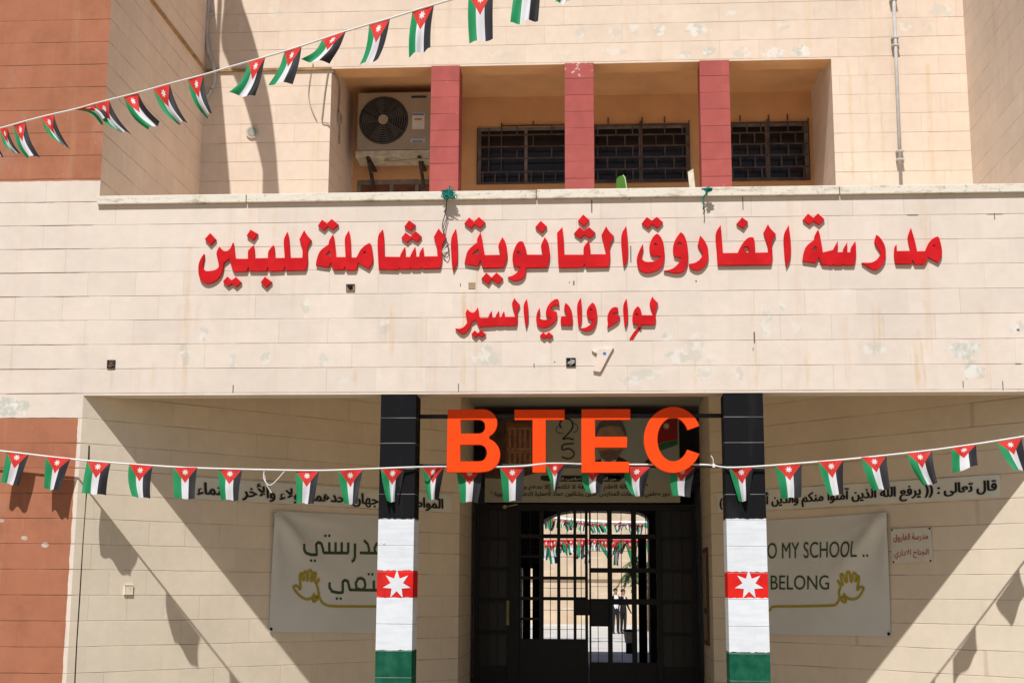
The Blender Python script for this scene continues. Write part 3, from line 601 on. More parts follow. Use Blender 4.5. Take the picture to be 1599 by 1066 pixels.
def flag(q, Y, label, group, out=(0, 0), bow=(0, 0), rip=.006, seed=0, L=.262):
    """cloth hung by its top edge; q = TL,TR,BR,BL of the photograph, Y the string's depth at TL and TR"""
    tl, tr = W(*q[0], Y[0]), W(*q[1], Y[1]); pl = []
    for top, p, o, yy in ((tl, q[3], out[0], Y[0]), (tr, q[2], out[1], Y[1])):
        b = W(*p, yy); d = math.sqrt(max(0, L*L-(b-top).length**2)) if o is None else o
        pl.append(W(*p, yy-d))
    bl, br = pl; rnd = random.Random(seed); ph = rnd.uniform(0, 6); k1 = rnd.uniform(.8, 1.7); cr = rnd.uniform(-.15, .15); sw = rnd.uniform(-1, 1)
    bm = bmesh.new(); nu, nv = 12, 14; uvl = bm.loops.layers.uv.new('UVMap'); G = []
    out_n = Vector((0, -1, 0)); e = (tr-tl)
    for j in range(nv+1):
        v = j/nv; row = []
        for i in range(nu+1):
            u = i/nu; p = (tl*(1-u)+tr*u)*(1-v)+(bl*(1-u)+br*u)*v
            s_ = math.sin(math.pi*v); p = p+Vector((bow[0], 0, bow[1]))*s_*(.75+.25*math.cos(3*u))
            p = p+out_n*(rip*(v**.8)*math.sin(u*2*math.pi*k1+ph+v*1.3)*2.8+.5*rip*math.sin(v*7+ph)+cr*v*v*(u-.5)*.5)
            p = p+e*(.10*sw*math.sin(v*2.4+ph)*v*(1-.5*v))
            p.z += .004*v*math.sin(u*math.pi*2*k1+ph)
            row.append(bm.verts.new(p))
        G.append(row)
    for j in range(nv):
        for i in range(nu):
            f = bm.faces.new((G[j][i], G[j+1][i], G[j+1][i+1], G[j][i+1])); f.smooth = True
            for lp, (a, b) in zip(f.loops, ((i, j), (i, j+1), (i+1, j+1), (i+1, j))): lp[uvl].uv = (a/nu, b/nv)
    return single('bunting_flag', bm, M_FLAG, label, 'flag', tl, group)
LOW = [
 ([(9.6,704.9),(45.9,707.1),(29.7,758.3),(2.2,753)], (-.11,-.11), 'bunting flag of the lower string at the left edge, over the brown paint'),
 ([(72.1,712.8),(110.2,715.8),(93.1,766.1),(68.6,762.6)], (-.11,-.11), 'bunting flag of the lower string over the right end of the lower brown paint'),
 ([(135.6,718.6),(173.2,721),(163.8,772.2),(132.3,770.4)], (-.10,-.10), 'bunting flag of the lower string just right of the porch corner crack'),
 ([(201.9,723.8),(238.8,727.6),(233.6,777.9),(207.9,775.4)], (-.10,-.10), 'bunting flag of the lower string on the porch shadow edge at left'),
 ([(271.1,728.5),(308.3,729.5),(303.9,778.6),(272.2,777.3)], (-.09,-.09), 'bunting flag of the lower string at the left end of the left text strip'),
 ([(341.1,731.3),(378.2,732.3),(374.3,781.6),(343.5,779.2)], (-.08,-.08), 'bunting flag of the lower string over the left text strip, left of the string bow'),
 ([(461,734.2),(498.2,734.6),(490.3,786.6),(463.2,784.4)], (-.07,-.07), 'bunting flag of the lower string over the left text strip, right of the string bow'),
 ([(527.9,733.3),(566.8,733.3),(557.2,787),(535.3,785.7)], (-.05,-.05), 'bunting flag of the lower string next left of the left pillar'),
 ([(594.6,731.3),(632.5,729.5),(622,784.5),(606.3,783)], (-.035,-.03), 'bunting flag of the lower string hanging on the left flag pillar'),
 ([(658.8,729.5),(693.5,728.5),(685,780),(670,780)], (.08,.12), 'bunting flag of the lower string between the left pillar and letter B'),
 ([(712.3,731.3),(754.5,729.5),(745,783.7),(717.9,783.5)], (.180,.180), 'bunting flag of the lower string hanging from behind letter B'),
 ([(780.8,729.5),(819.2,729),(814.5,782),(785.4,782)], (.12,.07), 'bunting flag of the lower string between letters B and T'),
 ([(851.3,724.5),(882.2,724),(868,765.5),(862,765)], (.03,.03), 'twisted bunting flag with a mostly hidden triangle, right of letter T'),
 ([(908.5,729),(947,728.5),(939,770),(916.9,768.5)], (.180,.180), 'bunting flag of the lower string hanging from behind letter E'),
 ([(976,728),(1016,728.5),(1005,775.4),(986.3,772.6)], (.180,.180), 'bunting flag of the lower string between letters E and C, black side flared'),
 ([(1047.3,729),(1085.8,728.5),(1079.2,775.4),(1052,773.5)], (.180,.180), 'bunting flag of the lower string hanging from behind letter C'),
 ([(1137.5,728.6),(1176.5,728.6),(1170,782.6),(1153,782)], (-.03,-.035), 'bunting flag of the lower string hanging on the right flag pillar'),
 ([(1209.9,725.5),(1252.3,723.3),(1249.2,776.3),(1220.2,777.3)], (-.05,-.06), 'bunting flag of the lower string next right of the right pillar'),
 ([(1277.3,720.2),(1316.9,718),(1317.9,771.7),(1292,772.6)], (-.08,-.08), 'bunting flag of the lower string second to the right of the right pillar'),
 ([(1345,713.5),(1384.4,711),(1390,762.9),(1363.7,764.7)], (-.10,-.10), 'bunting flag of the lower string over the middle of the right text strip'),
 ([(1416.3,706.9),(1455.7,703.2),(1461.3,754.8),(1440.7,757.2)], (-.12,-.12), 'bunting flag of the lower string next left of the curled up one'),
 ([(1485.7,699.4),(1524.1,693.8),(1527,725.7),(1486.6,738.8)], (-.14,-.14), 'curled up bunting flag of the lower string near the right edge'),
 ([(1557,690),(1595.5,683.5),(1607,734),(1578.6,734.7)], (-.16,-.16), 'bunting flag of the lower string cut by the right edge of the photo')]
for i, (q, Y, lab) in enumerate(LOW):
    bow = {2: (-.008, -.004), 3: (-.022, 0), 8: (-.01, 0), 13: (-.02, -.01), 14: (-.03, -.01), 15: (-.012, 0), 19: (-.012, 0), 20: (-.016, 0), 22: (-.01, 0)}.get(i, (0, 0))
    nar = q[2][0]-q[3][0] < 22
    flag(q, Y, lab, 'flags on the lower bunting string', (.0, .0) if 8 <= i <= 16 else (.02, .03), bow, .011 if nar else .006, i)
sp_ = [(-60, 698, -.11), (0, 703.5, -.11), (130, 718.3, -.10), (260, 728, -.09), (330, 731, -.08), (420, 733.2, -.075), (500, 734.2, -.065), (580, 731.5, -.035), (645, 729, -.03), (690, 728.3, .12), (715, 729.5, .180), (755, 729, .180), (785, 728.5, .12), (820, 727, .06), (852, 723.6, .05), (885, 723.4, .08), (915, 724.5, .180), (1000, 725, .183), (1090, 725, .180), (1114, 726.5, .12), (1135, 729.5, -.03), (1180, 728, -.035), (1254, 722.5, -.06), (1320, 717, -.08), (1388, 710, -.10), (1458, 702, -.12), (1527, 692.5, -.14), (1599, 681, -.16), (1680, 667, -.2)]
bm = bmesh.new(); tube(bm, smoothpath([W(*p) for p in sp_], 3), .0075, 6)
tube(bm, smoothpath([W(413, 733, -.075), W(412, 747, -.07), W(423, 757, -.07), W(444, 736, -.075)], 5), .004, 5)
tube(bm, smoothpath([W(413, 741, -.07), W(416, 756, -.065), W(424, 769, -.065)], 4), .003, 5)
tube(bm, smoothpath([W(1114, 728, .1), W(1113.5, 717, .09), W(1110, 711, .09)], 4), .004, 5); obox(bm, W(1114.5, 726.5, .1), Vector((.010, 0, 0)), Vector((0, .01, 0)), Vector((0, 0, .014)))
single('bunting_string', bm, M_STRING, 'white lower bunting string tied across the pillars and orange letters', 'string', W(0, 703.5, -.11))
UPF = [
 ([(-20,207),(-3,203.5),(3,243),(-8,243)], 'bunting flag of the upper string mostly cut by the left edge of the photo'),
 ([(0,201.6),(11.8,199.3),(32,240.5),(22,238.5)], 'narrow bunting flag of the upper string at the left edge'),
 ([(20.9,194.8),(39.9,190.5),(59.1,243.8),(41.2,245.9)], 'bunting flag of the upper string second from the left, over brown paint'),
 ([(64.2,184),(84.4,178.7),(107.4,232),(100,228)], 'thin folded bunting flag of the upper string over the upper brown paint'),
 ([(116.5,172),(148.6,163),(169,184),(154,193)], 'bunting flag of the upper string blown nearly level beside the wing edge'),
 ([(148.6,163.5),(170.6,157.5),(201.6,206.7),(185.7,207.4)], 'bunting flag of the upper string just right of the wing edge'),
 ([(193.2,152),(215.5,145.5),(250.6,192.5),(230.7,202)], 'bunting flag of the upper string bent right, middle one on the shaded side wall'),
 ([(239.8,139.1),(265.1,131),(291.1,190.8),(276.3,194.2)], 'bunting flag of the upper string next left of the inner corner'),
 ([(293.1,124),(317.5,117),(331,178),(320.8,182.4)], 'bunting flag of the upper string in the inner corner beside the conduit'),
 ([(388.4,97),(414.7,89.5),(396.8,149.3),(360.7,149.6)], 'bunting flag of the upper string above the round wall vent, blown left'),
 ([(444.1,81),(471.1,72.5),(455.9,131),(416.4,130.4)], 'bunting flag of the upper string left of the loggia corner'),
 ([(503.2,62.5),(541,48),(513.3,95.6),(472.8,96.9)], 'bunting flag of the upper string flung up above the loggia corner'),
 ([(576.3,38.8),(609,29.7),(591.4,92.5),(561,102.3)], 'bunting flag of the upper string above the air conditioner'),
 ([(643.8,18),(677.6,7),(672.5,76),(638.1,87.8)], 'bunting flag of the upper string left of the first rose pillar top'),
 ([(731.6,-8.4),(770.4,-18),(769.8,60.1),(733.3,68.6)], 'upper string bunting flag cut by the top edge, left of the middle rose pillar'),
 ([(806,-29),(846.4,-38),(839.7,28.7),(797.5,41.2)], 'upper string bunting flag at the top edge with only stripes in view'),
 ([(878.5,-45),(916,-54),(889,3),(865.7,6)], 'flag corner peeking in at the top edge, rightmost on the upper string')]
def UY(x): return -2.75-.95*x/880
for i, (q, lab) in enumerate(UPF):
    bow = (-.02, -.018) if i < 9 else (.012, -.012)
    if i in (4,): bow = (.012, .022)
    if i in (13, 14, 15): bow = (-.006, 0)
    flag(q, (UY(q[0][0]), UY(q[1][0])), lab, 'flags on the upper bunting string', (.03, .03), bow, .007, 40+i)
us = [(-70, 217), (0, 200.5), (60, 184), (118, 170.5), (150, 161.5), (215, 145), (265, 131), (318, 117), (360, 104.5), (415, 89), (471, 72), (541, 49), (609, 29), (677, 8), (770, -18), (900, -50), (1000, -72)]
bm = bmesh.new(); tube(bm, smoothpath([W(x, y, UY(x)) for x, y in us], 3), .0055, 6)
single('bunting_string', bm, M_STRING, 'white upper bunting string rising to the right in front of the facade', 'string', W(0, 200, UY(0)))
# ------------------------------------------------------------------ black iron gate in the entrance
M_IRON = plain('gate_black_iron', (.006, .006, .0065), .5, .3)
M_GPANE = NT('gate_dusty_pane'); M_GPANE.b.inputs['Roughness'].default_value = .25; M_GPANE = M_GPANE.color((.012, .010, .012))
GP = FP(GY)
def gz(y): return GP.loc(900, y)[1]
def gx(x): return GP.loc(x, 900)[0]
G = thing('entrance_gate', 'black iron gate of barred panes with two leaves at the back of the porch', 'gate', (-.2, GY, 0))
def bars(bm, xs, ys, y0=GY-.02, y1=GY+.02):
    """xs = upright bars (x0,x1,ytop,ybottom), ys = level bars (y0,y1,xleft,xright), all read off the photograph"""
    for a, b, t, c in xs: box(bm, gx(a), gx(b), y0, y1, gz(c), gz(t), .003)
    for a, b, l, r in ys: box(bm, gx(l), gx(r), y0+.003, y1-.003, gz(b), gz(a), .003)
bm = bmesh.new()
bars(bm, [(741, 748, 787, 1180), (792, 811, 796, 1180), (1025, 1034, 796, 1180), (1082, 1087, 787, 1180)], [(787, 797, 741, 1087)], GY-.035, GY+.035)
obj('frame', bm, M_IRON, G)
for a, b, rows in ((748, 792, (838, 843, 886, 891, 934, 940, 984, 990)), (1034, 1082, (838, 842, 888, 893, 936, 941, 986, 991))):
    bm = bmesh.new(); bars(bm, [], [(rows[i], rows[i+1], a, b) for i in range(0, 8, 2)]+[(1040, 1180, a, b)])
    for q in range(1, 3): box(bm, gx(a+(b-a)*q/3)-.003, gx(a+(b-a)*q/3)+.003, GY-.004, GY+.004, gz(1040), gz(797))
    sp0 = obj('side_panel', bm, M_IRON, G)
    bm = bmesh.new(); box(bm, gx(a), gx(b), GY+.006, GY+.012, gz(1040), gz(797)); obj('pane', bm, M_GPANE, sp0)
bm = bmesh.new()   # left leaf
bars(bm, [(811, 813, 797, 1000), (842, 849, 797, 1000), (870, 875, 797, 1000), (895.5, 900, 797, 1000), (913.5, 918, 797, 1180)],
     [(833.5, 840, 811, 914), (866.5, 870.5, 811, 843), (899.5, 904.5, 811, 914), (931.5, 936.8, 811, 914), (963.8, 968, 811, 843), (997, 1180, 811, 914)])
for x in (828, 859.5, 885.5, 907.5): box(bm, gx(x)-.0035, gx(x)+.0035, GY-.004, GY+.004, gz(998), gz(797))
for y in (853, 869, 918, 952, 982): box(bm, gx(813), gx(913), GY-.003, GY+.003, gz(y)-.0025, gz(y)+.0025)
lf = obj('gate_leaf', bm, M_IRON, G)
bm = bmesh.new(); box(bm, gx(898), gx(921), GY-.05, GY+.03, gz(960), gz(935), .004); obj('lock_box', bm, M_IRON, lf)
bm = bmesh.new(); box(bm, gx(791.5), gx(796), GY-.07, GY-.036, gz(976), gz(937.5), .006); obj('handle', bm, plain('worn_brass_handle', (.26, .24, .11), .4, .2), lf)
bm = bmesh.new()   # right leaf, a little ajar behind
bars(bm, [(920, 923, 797, 1180), (948.5, 956, 797, 1180), (986, 994, 797, 1180)], [(833.5, 841, 923, 1025), (886, 893.5, 923, 1025), (934, 943, 923, 1025), (1033, 1180, 923, 1025)])
for x in (933.5, 970.5, 1009): box(bm, gx(x)-.0035, gx(x)+.0035, GY-.004, GY+.004, gz(1034), gz(797))
for y in (860, 915): box(bm, gx(923), gx(986), GY-.003, GY+.003, gz(y)-.002, gz(y)+.002)
rt = obj('gate_leaf', bm, M_IRON, G)
bm = bmesh.new(); box(bm, gx(922), gx(950), GY-.06, GY+.03, gz(977), gz(936), .004); obj('lock_box', bm, M_IRON, rt)
bm = bmesh.new(); c = W(788, 791, GY-.06); bmesh.ops.create_icosphere(bm, subdivisions=2, radius=.024, matrix=Matrix.Translation(c))
tube(bm, [c+Vector((0, .02, 0)), c+Vector((.14, .03, .03))], .008)
single('bell_knob', bm, plain('pale_knob', (.42, .38, .34), .5), 'small pale round bell knob at the top left of the iron gate', 'knob', c, smooth=True)
bm = bmesh.new(); X0 = JX1-.002
box(bm, X0-.02, X0, 3.35, 3.85, 1.05, 2.02, .004); nb = single('notice_frame', bm, plain('notice_wood', (.10, .055, .035), .6), 'brown framed notice on the right jamb of the entrance', 'notice', (X0, 3.6, 1.5))
nb.data.materials.append(plain('notice_paper', (.34, .27, .22), .8))
bm = bmesh.new(); box(bm, X0-.024, X0-.0205, 3.40, 3.80, 1.42, 1.97); box(bm, X0-.024, X0-.0205, 3.40, 3.80, 1.10, 1.36)
bmesh.ops.translate(bm, verts=bm.verts, vec=(0, 0, 0)); obj('notice_sheet', bm, nb.data.materials[1], nb)
# hall doors folded back at the far end
bm = bmesh.new()
for a, b, t in ((818, 829, 886), (833, 845, 886), (996, 1009, 846)):
    x0, x1 = FARP.loc(a, 900)[0], FARP.loc(b, 900)[0]; box(bm, x0, x1, BY-.4, BY-.34, 0.0, FARP.loc(900, t-6)[1])
    if a == 818: single('hall_door', bm, M_IRON, 'dark folded door leaf in the hall beyond the left gate leaf, nearer the wall', 'door', (x0, BY-.37, 0)); bm = bmesh.new()
    elif a == 833: single('hall_door', bm, M_IRON, 'dark folded door leaf in the hall beyond the left gate leaf, nearer the opening', 'door', (x0, BY-.37, 0)); bm = bmesh.new()
    else: single('hall_door', bm, M_IRON, 'dark folded door leaf in the hall beyond the right gate leaf', 'door', (x0, BY-.37, 0))

# ------------------------------------------------------------------ poster over the gate
PP = FP(GY-.05)
PO = thing('poster', 'wide printed poster with portrait and flag over the gate behind the orange letters', 'poster', PP.at(757, 784))
def quadbm(pts, plane, off):
    bm = bmesh.new(); bm.faces.new([bm.verts.new(plane.at(x, y, off)) for x, y in pts]); return bm
def sheet(name, pts, plane, off, mat, parent, rnd=False): return obj(name, shape_bm(px_loops([pts], plane, (0, 0), 1, rnd, off), plane, off, .0012), mat, parent)
M_PAPER = plain('poster_olive_grey', (.42, .41, .33), .55, .05, 2)
bm = bmesh.new(); a, b = PP.loc(757, 784); c, d = PP.loc(1060, 652); box(bm, a, c, GY-.049, GY-.035, b, d); obj('sheet', bm, M_PAPER, PO)
M_SKY = plain('poster_grey_blue', (.36, .40, .38), .55, .04); M_PETRA = plain('poster_rock_red', (.22, .085, .045), .6, .35, 16); M_PETRA2 = plain('poster_rock_light', (.38, .20, .11), .6, .3, 30)
M_INK = plain('poster_ink', (.025, .025, .025), .6, .05); M_DGREEN = plain('poster_dark_green', (.02, .035, .028), .6); M_SKIN = plain('poster_skin', (.40, .25, .17), .6, .12, 12); M_HAIR = plain('poster_grey_hair', (.13, .12, .11), .7, .2, 40)
M_SUITP = plain('poster_suit', (.03, .032, .04), .7); M_PRED = plain('poster_flag_red', (.30, .015, .02), .6); M_PGREEN = plain('poster_flag_green', (.02, .14, .06), .6); M_PWHITE = plain('poster_white', (.6, .6, .56), .6)
sheet('picture', [(757, 652), (846, 652), (846, 722), (838, 738), (800, 748), (757, 746)], PP, .003, plain('poster_shade_rock', (.10, .05, .035), .6, .4, 10), PO)
pt = sheet('picture', [(790, 660), (832, 658), (833, 724), (790, 728)], PP, .006, M_PETRA, PO)
bm = bmesh.new()
for x in (796, 804, 812, 820, 828):
    for y0, y1 in ((672, 698), (708, 726)):
        q = quadbm([(x-1.6, y0), (x+1.6, y0), (x+1.6, y1), (x-1.6, y1)], PP, .0085); tmp = bpy.data.meshes.new('t'); q.to_mesh(tmp); q.free(); bm.from_mesh(tmp); bpy.data.meshes.remove(tmp)
for y0, y1 in ((667, 671), (699, 703), (704, 707)):
    q = quadbm([(792, y0), (832, y0), (832, y1), (792, y1)], PP, .0088); tmp = bpy.data.meshes.new('t'); q.to_mesh(tmp); q.free(); bm.from_mesh(tmp); bpy.data.meshes.remove(tmp)
obj('facade_print', bm, M_PETRA2, PO)
sheet('backdrop', [(912, 652), (1060, 652), (1060, 742), (1000, 750), (930, 730)], PP, .003, M_SKY, PO)
sheet('suit_print', [(915, 735), (921, 722), (938, 716), (950, 722), (966, 712), (985, 722), (1000, 728), (1016, 712), (1022, 718), (1006, 742), (960, 748), (925, 742)], PP, .006, M_SUITP, PO)
sheet('shirt_print', [(938, 714), (950, 724), (964, 712), (960, 728), (948, 734), (940, 726)], PP, .0085, M_PWHITE, PO)
fc = sheet('face_print', [(932, 668), (940, 658), (958, 656), (972, 664), (977, 682), (974, 702), (964, 716), (950, 721), (938, 714), (932, 698), (930, 682)], PP, .0115, M_SKIN, PO, True)
sheet('hair_print', [(930, 684), (930, 668), (938, 657), (956, 652), (972, 658), (978, 674), (978, 686), (974, 676), (968, 667), (952, 664), (938, 668), (933, 676)], PP, .014, M_HAIR, PO, True)
for pts in ([(936, 682), (948, 682), (948, 684), (936, 684)], [(956, 682), (970, 682), (970, 684), (956, 684)], [(944, 707), (962, 706), (962, 708.5), (944, 709.5)]): sheet('face_detail', pts, PP, .014, M_HAIR, fc)
sheet('beard_print', [(936, 704), (945, 703), (953, 701), (962, 703), (972, 701), (964, 716), (950, 721), (938, 714)], PP, .0128, plain('poster_beard', (.19, .135, .10), .7, .2, 40), PO, True)
sheet('flag_print', [(1022, 656), (1058, 653), (1058, 686), (1040, 689), (1024, 694)], PP, .006, M_PRED, PO)
sheet('flag_print', [(1022, 696), (1040, 689.5), (1058, 686.5), (1058, 694), (1024, 706)], PP, .006, M_PGREEN, PO)
obj('star_print', shape_bm([star_loop(PP.loc(1040.5, 665, .009), .042, .02)], PP, .009, .001), M_PWHITE, PO)
# the figures two over five
DRAPE = {}
def strokes(parent, name, paths, wd, plane, off, mat, org=(0, 0), sc=1.0, n=5):
    bm = bmesh.new()
    for i, p in enumerate(paths):
        q = [plane.loc(org[0]+x/sc, org[1]+y/sc, off) for x, y in p]
        if n > 1: q = [(v.x, v.y) for v in smoothpath([(a, b, 0) for a, b in q], n)]
        if parent.get('label') in DRAPE:     # short steps, so that the ink can bend with the cloth
            q = [(a[0]+(b[0]-a[0])*k/6, a[1]+(b[1]-a[1])*k/6) for a, b in zip(q, q[1:]) for k in range(6)]+[q[-1]]
            b2_ = bmesh.new(); ribbon(b2_, q, wd, plane, off); DRAPE[parent['label']](b2_, .003+.0004*(i % 6)+(.002 if 'hand' in name else 0))
            tmp = bpy.data.meshes.new('t'); b2_.to_mesh(tmp); b2_.free(); bm.from_mesh(tmp); bpy.data.meshes.remove(tmp)
        else: ribbon(bm, q, wd, plane, off+.0004*(i % 6))
    return obj(name, bm, mat, parent)
strokes(PO, 'number_print', [[(877, 668), (874, 662), (878, 655), (886, 653.5), (893, 658), (894, 667), (888, 676), (879, 685), (887, 684), (896, 686)], [(896, 692), (880, 694), (878, 702), (888, 700), (896, 706), (895, 712), (888, 716), (877, 713)]], .016, PP, .006, M_INK)
strokes(PO, 'ring_print', [[(874, 664), (868, 670), (872, 676), (880, 676)], [(894, 660), (901, 664), (901, 672), (895, 675)]], .007, PP, .006, M_INK)
sheet('title_pill', [(845, 743), (849, 742), (967, 742), (971, 747), (967, 751.5), (849, 751.5), (844, 747)], PP, .006, M_DGREEN, PO, True)
for body, q, mt in (('من أقوال حضرة صاحب الجلالة', [(860, 743.5), (962, 743.5), (962, 750.5), (860, 750.5)], M_PWHITE), ('" إن رسالة العلم والمعرفة لا تكتمل إلا بدعم و', [(818, 755.5), (1012, 755.5), (1012, 766), (818, 766)], M_INK),
                    ('دور معلمي ومعلمات المدارس الذين يشكلون عماد العملية التعليمية التربوية "', [(766, 767), (1046, 766.5), (1046, 777), (766, 777.5)], M_INK)):
    obj('lettering', text_bm(arabic(body), q, PP, .009, .018), mt, PO)

# ------------------------------------------------------------------ hanging vinyl banners on the splayed walls
def banner_mat(name, c, plane):
    k = NT(name); pos, x, y, z = k.pos(); k.b.inputs['Roughness'].default_value = .5
    k.bump(k.noise(pos, 3.5, 3), .35, .03); f = k.ramp(k.noise(pos, 2, 4), .3, .7)
    return k.color(k.mix(f, c, tuple(v*.93 for v in c)))
M_VINYL = banner_mat('vinyl_grey_white', (.74, .77, .76), LW)
M_TGREEN = plain('banner_green_ink', (.045, .085, .035), .6, .08); M_TYEL = plain('banner_yellow_ink', (.40, .33, .03), .6, .08); M_DISC = plain('vinyl_pale_round', (.62, .625, .57), .5, .04)
def banner(plane, quad, label, folds):
    q = [Vector(plane.loc(*p)) for p in quad]; bm = bmesh.new(); nu, nv = 48, 36; G = []
    def hgt(u, v):
        h = .012
        for (u0, v0, u1, v1, amp, wd) in folds:     # pull folds from the tied corners
            d = Vector((u1-u0, v1-v0)); t = max(0, min(1, ((u-u0)*d.x+(v-v0)*d.y)/d.length_squared)); dist = math.hypot(u-u0-d.x*t, v-v0-d.y*t)
            h += amp*(1-t)*min(1, t/.16)*math.exp(-(dist/(wd*(.35+t)))**2)
        return max(.004, h+.003*math.sin(u*9+v*4)*v*(1-v))
    for j in range(nv+1):
        v = j/nv; r = []
        for i in range(nu+1):
            u = i/nu; p = (q[0]*(1-u)+q[1]*u)*(1-v)+(q[3]*(1-u)+q[2]*u)*v
            r.append(bm.verts.new(plane.wld(p.x, p.y-.006*math.sin(math.pi*u)*(1-v), hgt(u, v))))
        G.append(r)
    for j in range(nv):
        for i in range(nu): bm.faces.new((G[j][i], G[j+1][i], G[j+1][i+1], G[j][i+1])).smooth = True
    t = thing('vinyl_banner', label, 'banner', plane.at(*quad[3]))
    def drape(bm, lift):           # ink follows the folds of the cloth
        for vv in bm.verts:
            p = Vector(((vv.co-plane.p0).dot(plane.d), vv.co.z)); u = .5; v = .5
            for _ in range(12):
                top = q[0]*(1-u)+q[1]*u; bot = q[3]*(1-u)+q[2]*u; v = (p.y-top.y)/(bot.y-top.y)
                l = q[0]*(1-v)+q[3]*v; r = q[1]*(1-v)+q[2]*v; u = (p.x-l.x)/(r.x-l.x)
            vv.co += plane.n*(hgt(max(0, min(1, u)), max(0, min(1, v)))+lift-(vv.co-plane.p0).dot(plane.n))
        return bm
    DRAPE[label] = drape
    obj('sheet', bm, M_VINYL, t)
    for x, y in quad:
        bm = bmesh.new(); cx, cy = sum(p[0] for p in quad)/4, sum(p[1] for p in quad)/4
        disc(bm, plane.at(x+(4 if x < cx else -4), y+(4 if y < cy else -4), .017), plane.n, .013, .008, 12); obj('eyelet', bm, M_IRON, t)
    return t
OB = .026
b1 = banner(LW, [(425.5, 797), (646, 806), (641, 989), (419, 985.5)], 'pale vinyl banner with green Arabic writing and a yellow hand on the left porch wall', [(0, 0, .38, .6, .075, .085), (0, 0, .06, .85, .03, .05), (0, 0, .7, .12, .03, .05)])
A1 = (400, 780); A2 = 5.33
strokes(b1, 'lettering', [[(387, 365), (387, 410), (402, 440), (445, 456), (503, 456), (503, 370), (520, 353), (548, 362), (560, 405), (565, 440), (775, 442)], [(615, 352), (615, 440)], [(667, 352), (667, 441)], [(718, 352), (718, 441)], [(772, 354), (772, 441)],
    [(828, 362), (828, 470), (820, 500), (800, 514)], [(903, 335), (935, 368), (946, 410), (944, 440)], [(868, 440), (1060, 444)], [(1000, 444), (990, 405), (1008, 365), (1040, 360), (1062, 400), (1060, 444)]], .026, LW, OB, M_TGREEN, A1, A2, 1)
strokes(b1, 'lettering', [[(617, 685), (617, 730), (640, 762), (690, 772), (727, 770), (727, 680), (745, 666), (770, 678), (780, 720), (785, 748), (1060, 752)], [(875, 748), (840, 735), (835, 690), (855, 655), (880, 650), (905, 665), (915, 705), (905, 740), (880, 748)], [(985, 670), (985, 750)]], .026, LW, OB, M_TGREEN, A1, A2, 1)
for x, y in ((582, 298), (614, 298), (450, 505), (483, 506), (941, 618), (972, 619), (677, 820), (709, 821)):
    bm = bmesh.new(); c = LW.at(A1[0]+x/A2, A1[1]+y/A2, OB); disc(bm, c, LW.n, .0125, .001, 12); obj('lettering', DRAPE[b1['label']](bm, .005), M_TGREEN, b1)
HAND = [[(1060, 887), (850, 886), (650, 884), (590, 874), (552, 845), (532, 800), (522, 740), (508, 692), (520, 665), (532, 655)], [(532, 657), (512, 690), (490, 676), (500, 625), (492, 606), (480, 612), (472, 665), (462, 672), (464, 605), (452, 586), (438, 594), (438, 662), (428, 668), (426, 612), (414, 596), (402, 606), (404, 660), (396, 664), (388, 618), (376, 614), (370, 640), (376, 742), (350, 716), (324, 716), (320, 732), (345, 770), (385, 808), (430, 826), (475, 812), (492, 775)], [(520, 800), (496, 808), (480, 832), (488, 846), (512, 832), (520, 815), (508, 808), (500, 820)]]
strokes(b1, 'hand_print', HAND, .022, LW, OB+.003, M_TYEL, A1, A2, 4)
b2 = banner(RW, [(1176, 813), (1388, 799), (1392, 993), (1179, 989)], 'pale vinyl banner with English words and a yellow hand on the right porch wall', [(1, 0, .55, .62, .08, .085), (1, 0, .95, .85, .03, .05), (1, 0, .6, .2, .035, .06)])
R0, R1 = (1190, 800), 5.33
def rq(x0, y0, x1, y1, x2, y2, x3, y3): return [(R0[0]+a/R1, R0[1]+b/R1) for a, b in ((x0, y0), (x1, y1), (x2, y2), (x3, y3))]
for body, q in (('TO MY SCHOOL ..', rq(-30, 252, 880, 232, 880, 368, -30, 384)), ('BELONG', rq(64, 520, 552, 520, 552, 640, 64, 640))):
    bm = text_bm(body, q, RW, .03)
    bmesh.ops.subdivide_edges(bm, edges=[e for e in bm.edges if e.calc_length() > .05], cuts=3)
    obj('lettering', DRAPE[b2['label']](bm, .006), M_TGREEN, b2)
HR = [[(-40, 815), (50, 812), (68, 790), (110, 780), (330, 778), (560, 772), (610, 758), (635, 710), (632, 660), (648, 615), (640, 590), (625, 562)], [(625, 562), (648, 592), (668, 596), (655, 540), (658, 515), (674, 515), (690, 570), (702, 572), (704, 510), (715, 492), (728, 502), (732, 565), (742, 568), (754, 510), (768, 504), (778, 522), (768, 575), (782, 545), (796, 528), (798, 560), (784, 640), (812, 618), (835, 625), (830, 645), (800, 695), (760, 718), (715, 715), (680, 690), (668, 670)], [(640, 706), (665, 704), (690, 725), (680, 745), (660, 735), (645, 715)]]
strokes(b2, 'hand_print', HR, .022, RW, OB+.004, M_TYEL, R0, R1, 4)
